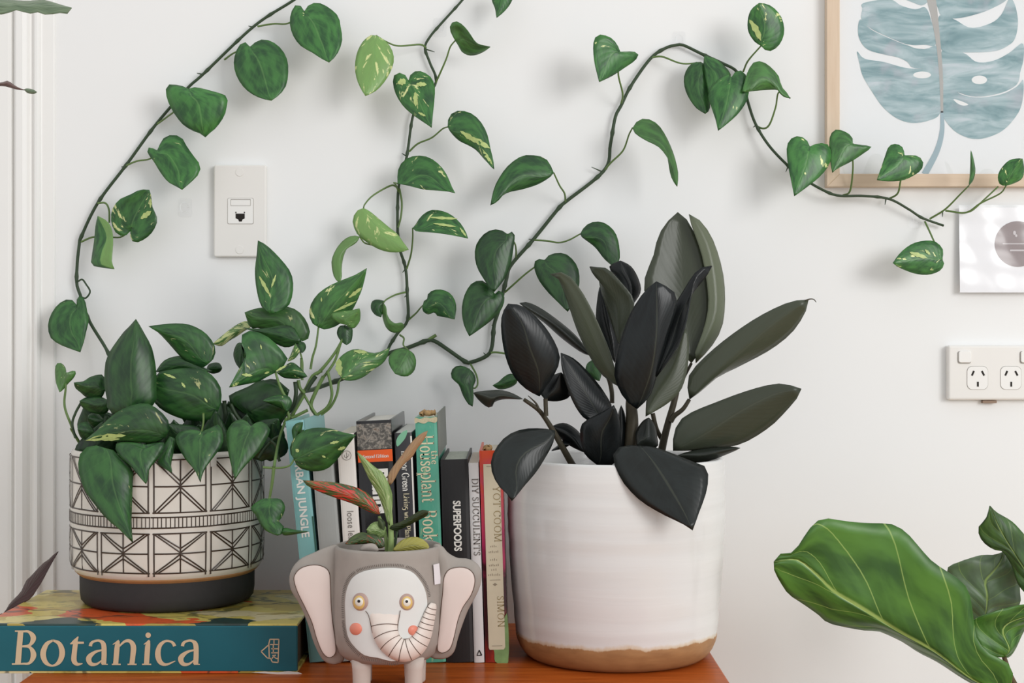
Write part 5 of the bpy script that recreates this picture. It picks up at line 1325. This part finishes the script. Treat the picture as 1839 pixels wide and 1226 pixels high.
# inner filler leaves, colour darkened for the shade in the clump; then its stems
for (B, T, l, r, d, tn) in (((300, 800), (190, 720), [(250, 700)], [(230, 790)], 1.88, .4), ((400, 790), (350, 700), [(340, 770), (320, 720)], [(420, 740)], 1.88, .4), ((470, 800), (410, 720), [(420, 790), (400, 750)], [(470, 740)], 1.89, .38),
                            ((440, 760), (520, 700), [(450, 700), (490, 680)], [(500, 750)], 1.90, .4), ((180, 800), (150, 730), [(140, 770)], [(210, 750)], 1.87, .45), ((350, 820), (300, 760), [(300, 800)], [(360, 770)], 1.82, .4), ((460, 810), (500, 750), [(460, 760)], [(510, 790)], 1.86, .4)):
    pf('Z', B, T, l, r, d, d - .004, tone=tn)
for pts, d, m, r in (([(1330, 180), (1370, 350), (1385, 500), (1330, 640), (1200, 740)], 1.90, PM, .0019), ([(1475, 320), (1450, 480), (1370, 640), (1250, 740)], 1.905, PM, .0016), ([(1280, 250), (1180, 450), (1120, 620), (1190, 750)], 1.89, PM, .0024),
                     ([(1030, 480), (1110, 620), (1190, 745)], 1.885, PM, .0016), ([(1040, 480), (960, 620), (870, 770)], 1.88, PM, .0018), ([(880, 780), (980, 730), (1080, 680)], 1.87, PM, .0019), ([(920, 320), (930, 480), (890, 640), (780, 760), (700, 880), (620, 1000), (560, 1130)], 1.89, SM, .0026),
                     ([(1000, 20), (1000, 150), (1010, 300)], 1.91, PM, .0017), ([(1260, 180), (1140, 250), (1060, 400), (1000, 480)], 1.90, PM, .0021), ([(960, 300), (980, 400), (1040, 470)], 1.895, PM, .0022), ([(1180, 250), (1120, 330), (1060, 430)], 1.90, SM, .0030),
                     ([(700, 880), (760, 990), (640, 1070)], 1.87, SM, .0018), ([(100, 600), (170, 740), (260, 850)], 1.87, SM, .0024), ([(20, 560), (40, 800), (30, 1100)], 1.88, SM, .0026), ([(820, 700), (840, 780), (780, 850)], 1.87, PM, .0022)):
    stem('stalk', chain([('T4', pts)], d), m, po, r)
stem('stalk', chain([('S4', [(480, 500), (520, 540), (530, 600), (545, 645)])], 1.80), SM, po, .0018)
stem('stalk', chain([('S4', [(545, 470), (500, 495), (440, 560), (400, 620)])], 1.83), SM, po, .0018)
stem('stalk', chain([('S4', [(505, 690), (520, 600), (545, 480), (590, 350)])], [1.75, 1.77, 1.82, 1.87]), PM, po, .0018)

# ------------------------------------------------------------------ rubber plant
ru = thing('rubber_plant', (WX, WD, wz1 - .03), 'dark burgundy-black rubber plant in the large white pot', 'plant')
v, f = lathe_vf([(.0, wz1 - .034), (.06, wz1 - .030), (.1236, wz1 - .036)], WX, WD, 48); mesh_obj('soil', v, f, M['soil'], ru, smooth=True)
def rl(reg, B, T, left, right, d, dt, **k):
    k.setdefault('pet_mat', M['rubber_stem']); k.setdefault('thick', .0013); k.setdefault('el', .010); k.setdefault('er', .010)
    return leaf(ru, reg, B, T, left, right, M['rubber'], d, dt, **k)
stem('trunk', chain([('S5', [(895, 1230), (900, 1100), (905, 960), (900, 880), (905, 800)])], 1.82), M['rubber_stem'], ru, .0098, .0062)
stem('branch', chain([('S6', [(215, 1240), (235, 1120), (262, 1010), (285, 930), (300, 870)])], [1.83, 1.84]), M['rubber_stem'], ru, .0052, .0036)
stem('branch', chain([('S5', [(580, 1215), (520, 1110), (460, 1005), (410, 930), (375, 895), (310, 850)])], [1.80, 1.77]), M['rubber_stem'], ru, .0042, .0022)
stem('branch', chain([('S5', [(432, 940), (430, 895), (428, 845)])], 1.775), M['rubber_stem'], ru, .0026)
stem('leaf_sheath', chain([('S5', [(392, 905), (375, 870), (332, 828)])], 1.775), M['rubber_stem'], ru, .0016, .0004)
stem('branch', chain([('S6', [(230, 1090), (205, 1040), (188, 970)])], 1.84), M['rubber_stem'], ru, .0028)
stem('branch', chain([('S5', [(795, 870), (792, 800), (770, 720), (720, 650)])], 1.85), M['rubber_stem'], ru, .0028)
stem('bud_sheath', chain([('S5', [(905, 880), (910, 850), (900, 825)])], 1.80), plain('rust_sheath', s(150, 98, 62), .5, .4, .2), ru, .0022, .0008)
# back leaves first
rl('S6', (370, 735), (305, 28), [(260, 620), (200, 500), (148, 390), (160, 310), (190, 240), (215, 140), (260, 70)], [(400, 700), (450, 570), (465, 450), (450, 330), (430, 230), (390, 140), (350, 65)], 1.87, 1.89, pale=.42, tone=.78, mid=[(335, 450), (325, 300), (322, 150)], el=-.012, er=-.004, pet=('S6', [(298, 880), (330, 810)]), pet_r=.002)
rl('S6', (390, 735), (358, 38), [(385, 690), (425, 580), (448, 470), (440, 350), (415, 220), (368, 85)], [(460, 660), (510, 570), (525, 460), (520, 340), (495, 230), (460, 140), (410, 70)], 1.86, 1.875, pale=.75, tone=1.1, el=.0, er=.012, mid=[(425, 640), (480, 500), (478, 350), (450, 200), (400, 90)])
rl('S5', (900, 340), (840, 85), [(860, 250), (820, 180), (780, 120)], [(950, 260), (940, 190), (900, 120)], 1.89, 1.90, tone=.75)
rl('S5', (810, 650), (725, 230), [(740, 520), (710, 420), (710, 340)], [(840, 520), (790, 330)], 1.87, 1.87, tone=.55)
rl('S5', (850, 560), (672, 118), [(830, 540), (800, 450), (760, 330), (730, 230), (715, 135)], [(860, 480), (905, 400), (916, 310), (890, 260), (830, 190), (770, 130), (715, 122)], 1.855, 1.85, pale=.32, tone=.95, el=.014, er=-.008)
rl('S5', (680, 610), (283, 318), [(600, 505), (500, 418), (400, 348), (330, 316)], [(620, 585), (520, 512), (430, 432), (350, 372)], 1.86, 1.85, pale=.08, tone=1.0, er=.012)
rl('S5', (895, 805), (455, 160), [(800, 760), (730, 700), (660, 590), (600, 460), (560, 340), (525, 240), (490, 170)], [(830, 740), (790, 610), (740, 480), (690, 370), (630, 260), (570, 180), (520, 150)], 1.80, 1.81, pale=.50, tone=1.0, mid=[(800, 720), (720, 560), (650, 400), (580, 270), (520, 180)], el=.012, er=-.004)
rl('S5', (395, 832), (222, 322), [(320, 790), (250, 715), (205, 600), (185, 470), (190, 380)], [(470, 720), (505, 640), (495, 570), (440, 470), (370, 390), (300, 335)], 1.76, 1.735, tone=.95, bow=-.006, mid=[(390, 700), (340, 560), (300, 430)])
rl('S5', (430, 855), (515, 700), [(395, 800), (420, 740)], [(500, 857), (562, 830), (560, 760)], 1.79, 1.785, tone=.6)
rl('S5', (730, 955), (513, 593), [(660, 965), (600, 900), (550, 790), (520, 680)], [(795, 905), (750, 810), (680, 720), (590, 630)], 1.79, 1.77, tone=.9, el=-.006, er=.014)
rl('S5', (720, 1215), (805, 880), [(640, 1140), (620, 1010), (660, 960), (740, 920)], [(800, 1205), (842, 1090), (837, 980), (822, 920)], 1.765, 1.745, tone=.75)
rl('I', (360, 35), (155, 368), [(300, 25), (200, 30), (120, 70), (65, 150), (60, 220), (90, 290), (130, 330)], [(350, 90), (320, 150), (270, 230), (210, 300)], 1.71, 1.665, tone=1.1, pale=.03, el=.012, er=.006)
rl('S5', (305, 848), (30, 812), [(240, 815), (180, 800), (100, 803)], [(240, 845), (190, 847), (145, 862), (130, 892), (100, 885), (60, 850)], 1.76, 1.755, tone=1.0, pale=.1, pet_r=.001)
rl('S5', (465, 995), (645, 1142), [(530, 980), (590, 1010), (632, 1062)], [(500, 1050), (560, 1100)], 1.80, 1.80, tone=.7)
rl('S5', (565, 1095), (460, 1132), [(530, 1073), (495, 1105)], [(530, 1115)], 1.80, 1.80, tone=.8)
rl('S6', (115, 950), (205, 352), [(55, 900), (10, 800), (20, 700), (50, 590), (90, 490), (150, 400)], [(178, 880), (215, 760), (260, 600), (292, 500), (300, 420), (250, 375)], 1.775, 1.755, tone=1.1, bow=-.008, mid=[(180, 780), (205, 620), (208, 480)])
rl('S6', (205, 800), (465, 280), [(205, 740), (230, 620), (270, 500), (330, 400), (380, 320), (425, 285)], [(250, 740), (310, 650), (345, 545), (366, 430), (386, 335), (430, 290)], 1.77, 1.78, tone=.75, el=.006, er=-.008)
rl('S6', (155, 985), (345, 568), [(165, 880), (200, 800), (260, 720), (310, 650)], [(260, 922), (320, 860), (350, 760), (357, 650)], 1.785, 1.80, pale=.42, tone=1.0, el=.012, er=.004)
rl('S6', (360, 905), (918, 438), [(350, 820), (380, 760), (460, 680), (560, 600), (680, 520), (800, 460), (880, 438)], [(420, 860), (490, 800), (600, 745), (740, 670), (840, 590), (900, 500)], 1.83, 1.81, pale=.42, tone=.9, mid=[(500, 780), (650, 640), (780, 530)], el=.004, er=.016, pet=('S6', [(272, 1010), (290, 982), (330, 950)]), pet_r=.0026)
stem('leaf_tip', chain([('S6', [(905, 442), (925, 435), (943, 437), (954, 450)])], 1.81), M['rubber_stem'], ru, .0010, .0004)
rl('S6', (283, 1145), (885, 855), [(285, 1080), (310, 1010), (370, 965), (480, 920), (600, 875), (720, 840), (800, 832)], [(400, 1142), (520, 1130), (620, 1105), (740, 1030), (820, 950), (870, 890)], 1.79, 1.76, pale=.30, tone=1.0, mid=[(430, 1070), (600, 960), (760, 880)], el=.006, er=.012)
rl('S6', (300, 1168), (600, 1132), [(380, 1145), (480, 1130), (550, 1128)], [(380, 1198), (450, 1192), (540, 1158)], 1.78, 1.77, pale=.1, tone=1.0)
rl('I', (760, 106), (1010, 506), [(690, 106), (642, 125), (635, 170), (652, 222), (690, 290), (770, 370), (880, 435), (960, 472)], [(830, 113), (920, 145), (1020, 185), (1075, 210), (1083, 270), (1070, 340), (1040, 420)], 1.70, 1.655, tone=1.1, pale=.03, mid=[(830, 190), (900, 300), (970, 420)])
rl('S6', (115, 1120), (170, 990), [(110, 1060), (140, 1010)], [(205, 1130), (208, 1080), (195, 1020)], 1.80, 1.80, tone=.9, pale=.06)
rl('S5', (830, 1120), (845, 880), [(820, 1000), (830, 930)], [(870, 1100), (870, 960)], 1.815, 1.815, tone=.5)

# ------------------------------------------------------------------ little aglaonema in the elephant planter
ag = thing('aglaonema_plant', (EX, ED, ez1 - .012), 'small red-speckled aglaonema growing from the elephant planter', 'plant')
mesh_obj('soil', ESOIL[0], ESOIL[1], M['soil'], ag, smooth=True)
AM, AS = M['aglao'], M['aglao_stem']
def al(reg, B, T, left, right, d, dt, mat=None, **k):
    k.setdefault('el', .004); k.setdefault('er', .004); k.setdefault('pet_mat', AS)
    return leaf(ag, reg, B, T, left, right, mat or AM, d, dt, **k)
stem('stalk', chain([('P', [(478, 1200), (482, 1080), (478, 960), (472, 840)])], 1.64), AS, ag, .0036, .0026)
stem('stalk', chain([('P', [(450, 1200), (440, 1080), (415, 960), (380, 880)])], 1.645), AS, ag, .0026, .0016)
stem('stalk', chain([('P', [(500, 1190), (520, 1080), (535, 1000)])], 1.65), M['pothos_stem'], ag, .0020, .0014)
al('M', (800, 890), (190, 622), [(780, 820), (740, 760), (680, 710), (600, 675), (500, 650), (400, 635), (300, 630)], [(745, 882), (680, 852), (600, 812), (500, 776), (400, 742), (300, 702), (225, 662)], 1.63, 1.61, var=.86, tone=.95, mid=[(700, 810), (560, 740), (400, 690), (280, 655)])
al('P', (472, 965), (190, 330), [(450, 930), (420, 820), (370, 690), (300, 570), (240, 440)], [(490, 830), (492, 700), (472, 630), (440, 560), (400, 500), (340, 460), (260, 390)], 1.638, 1.62, M['aglao_green'], var=.35, mid=[(462, 830), (420, 680), (340, 540), (260, 420)])
al('P', (470, 625), (795, 155), [(450, 560), (480, 490), (530, 420), (590, 340), (660, 250), (730, 185)], [(490, 600), (520, 550), (550, 490), (600, 430), (660, 380), (700, 310), (762, 230)], 1.64, 1.635, pale=.75, var=.2, tone=.85)
al('P', (470, 982), (800, 835), [(500, 950), (560, 930), (650, 880), (740, 828)], [(520, 1003), (600, 972), (700, 920), (790, 872)], 1.635, 1.60, tone=.42)
al('P', (495, 1168), (806, 1142), [(540, 1110), (600, 1070), (680, 1055), (740, 1070), (790, 1110)], [(600, 1190), (700, 1180), (780, 1165)], 1.625, 1.615, M['aglao_green'], pale=.9, tone=.8)
al('P', (430, 1030), (275, 990), [(440, 975), (380, 926), (320, 940)], [(400, 1060), (300, 1050)], 1.64, 1.63, M['aglao_green'], tone=.9)
al('P', (430, 1135), (90, 1116), [(412, 1080), (370, 1042), (300, 1030), (230, 1015), (150, 1052)], [(380, 1150), (300, 1112), (200, 1116)], 1.63, 1.62, var=.5, tone=.7)
al('P', (420, 1000), (370, 890), [(380, 960)], [(430, 930)], 1.632, 1.63, tone=.6)
# pebble-like grey chip lying on the soil
pv = [L_(p) for p in [(590, 210), (600, 170), (650, 152), (705, 160), (722, 212)]]
v, f = puff_vf(closed_curve(pv, 24), lambda px, py, h: at(px, py, 1.625 - h), 0, .004, 6, 2.0, back=-.004)
tag(mesh_obj('stone', v, f, plain('grey_pebble', s(170, 160, 152), .7, .2, .1), smooth=True), 'smooth grey stone lying on the soil in the elephant planter', 'stone')

# ------------------------------------------------------------------ fiddle leaf fig at the right
fx, fd = .590, 1.75
fig = thing('fiddle_leaf_fig', (fx, fd, 0), 'bright green fiddle leaf fig in the lower right corner', 'plant')
FM, FS = M['fig'], M['fig_stem']
pts = [Vector((fx, fd, .18)), Vector((fx + .004, fd, .4)), Vector((fx - .004, fd + .003, .6)), Vector((fx + .006, fd, .73)), Vector((fx + .03, fd + .01, .86))]
c = cr([tuple(p)[::1] for p in [(q.z, q.x, q.y) for q in pts]], 24)
v, f = tube_vf([Vector((q[1], q[2], q[0])) for q in c], [.013 - .0003 * i for i in range(25)], 10); mesh_obj('trunk', v, f, FS, fig, smooth=True)
v, f = lathe_vf([(.0, .001), (.11, .001), (.115, .006), (.14, .22), (.146, .225), (.146, .232), (.138, .232), (.134, .19), (.0, .188)], fx, fd, 40); mesh_obj('nursery_pot', v, f, blackclay, fig, smooth=True)
def fl(B, T, left, right, d, dt, **k):
    k.setdefault('thick', .0014); k.setdefault('N', 22); k.setdefault('K', 6)
    return leaf(fig, 'J', B, T, left, right, FM, d, dt, pet_mat=FS, **k)
fl((1440, 830), (1570, 390), [(1380, 830), (1300, 700), (1205, 515), (1290, 455), (1420, 415), (1500, 412)], [(1560, 775), (1665, 730), (1670, 650), (1660, 560), (1610, 450)], 1.80, 1.79, pale=.55, tone=.85, wave=.004)
fl((1850, 700), (1480, 98), [(1740, 680), (1660, 600), (1620, 480), (1560, 388), (1500, 375), (1430, 320), (1405, 242), (1455, 180)], [(1860, 540), (1800, 400), (1697, 280), (1620, 200), (1520, 140)], 1.77, 1.75, tone=.6, pale=.1, wave=.003, mid=[(1740, 560), (1620, 380), (1530, 220)], pet=('J', [(1760, 1340), (1860, 1000), (1880, 800)]), pet_r=.004)
fl((1570, 1060), (1880, 720), [(1470, 1050), (1385, 950), (1362, 838), (1500, 775), (1600, 745), (1700, 728)], [(1600, 1060), (1640, 1010), (1710, 870), (1800, 800)], 1.745, 1.73, tone=1.0, wave=.003, el=-.006, er=.02, pet=('J', [(1700, 1330), (1620, 1200)]), pet_r=.003)
fl((1560, 1262), (105, 455), [(1622, 1225), (1628, 1170), (1590, 1095), (1480, 1040), (1400, 950), (1378, 830), (1368, 760), (1355, 680), (1330, 615), (1260, 550), (1180, 500), (1100, 440), (1030, 360), (950, 270), (880, 225), (820, 212), (680, 208), (560, 197), (440, 180), (370, 205), (310, 280), (240, 385), (190, 403), (140, 408)],
   [(1480, 1275), (1400, 1245), (1300, 1190), (1150, 1092), (1030, 1030), (930, 965), (860, 930), (770, 893), (690, 890), (570, 870), (450, 840), (390, 790), (290, 720), (200, 660), (150, 590), (108, 510)],
   1.72, 1.70, tone=1.08, mid=[(1390, 1215), (1130, 1028), (915, 908), (650, 745), (480, 640), (380, 540), (250, 440)], el=-.012, er=.03, wave=.004, N=34, pet=('J', [(1680, 1400), (1610, 1310)]), pet_r=.004)

# ------------------------------------------------------------------ cane plant at the left edge
cx_, cd_ = -.685, 1.80
ca = thing('cane_begonia', (cx_, cd_, 0), 'tall begonia peeking in at the left edge with green and maroon leaves', 'plant')
CM, CS = M['cane'], M['cane_stem']
c = cr([(.17, cx_, cd_), (.5, cx_ + .01, cd_), (.9, cx_ - .01, cd_ + .01), (1.3, cx_ + .004, cd_ - .02), (1.62, cx_ - .005, cd_ - .06)], 30)
v, f = tube_vf([Vector((q[1], q[2], q[0])) for q in c], [.006 - .0001 * i for i in range(31)], 8); mesh_obj('trunk', v, f, CS, ca, smooth=True)
v, f = lathe_vf([(.0, .001), (.085, .001), (.09, .006), (.105, .19), (.110, .195), (.110, .202), (.103, .202), (.1, .17), (.0, .168)], cx_, cd_, 36); mesh_obj('nursery_pot', v, f, blackclay, ca, smooth=True)
leaf(ca, 'A', (-130, 20), (368, 40), [(-60, -10), (40, 0), (150, 5), (220, 0), (270, 12), (320, 28)], [(-60, 70), (20, 72), (90, 50), (140, 70), (190, 62), (240, 76), (300, 66), (345, 70)], CM, 1.72, 1.70, pet=('A', [(-230, 120), (-180, 60)]), pet_mat=CS, pet_r=.002, tone=.95, wave=.001, el=.02, er=-.003)
leaf(ca, 'A', (-150, 400), (130, 462), [(-60, 420), (0, 425), (40, 415), (70, 435), (100, 452)], [(-60, 440), (20, 440), (80, 456)], CM, 1.73, 1.72, pale=.95, pet=('A', [(-240, 470), (-200, 430)]), pet_mat=CS, pet_r=.002, el=.012)
leaf(ca, 'A', (125, 458), (190, 472), [(140, 454), (170, 460)], [(140, 474), (170, 480)], CM, 1.72, 1.715, tone=.9, el=.004, er=.004)
REG['R4'] = (0, 960, .21705)
leaf(ca, 'R4', (20, 660), (483, 138), [(60, 610), (85, 565), (150, 500), (195, 440), (205, 395), (260, 340), (310, 285), (360, 235), (410, 200), (450, 160)], [(90, 612), (170, 575), (250, 530), (300, 460), (345, 390), (390, 305), (430, 230)], CM, 1.86, 1.885, pale=1.0, tone=.42, pet=('R4', [(-240, 700), (-100, 700)]), pet_mat=CS, pet_r=.002, el=.012, er=-.004)
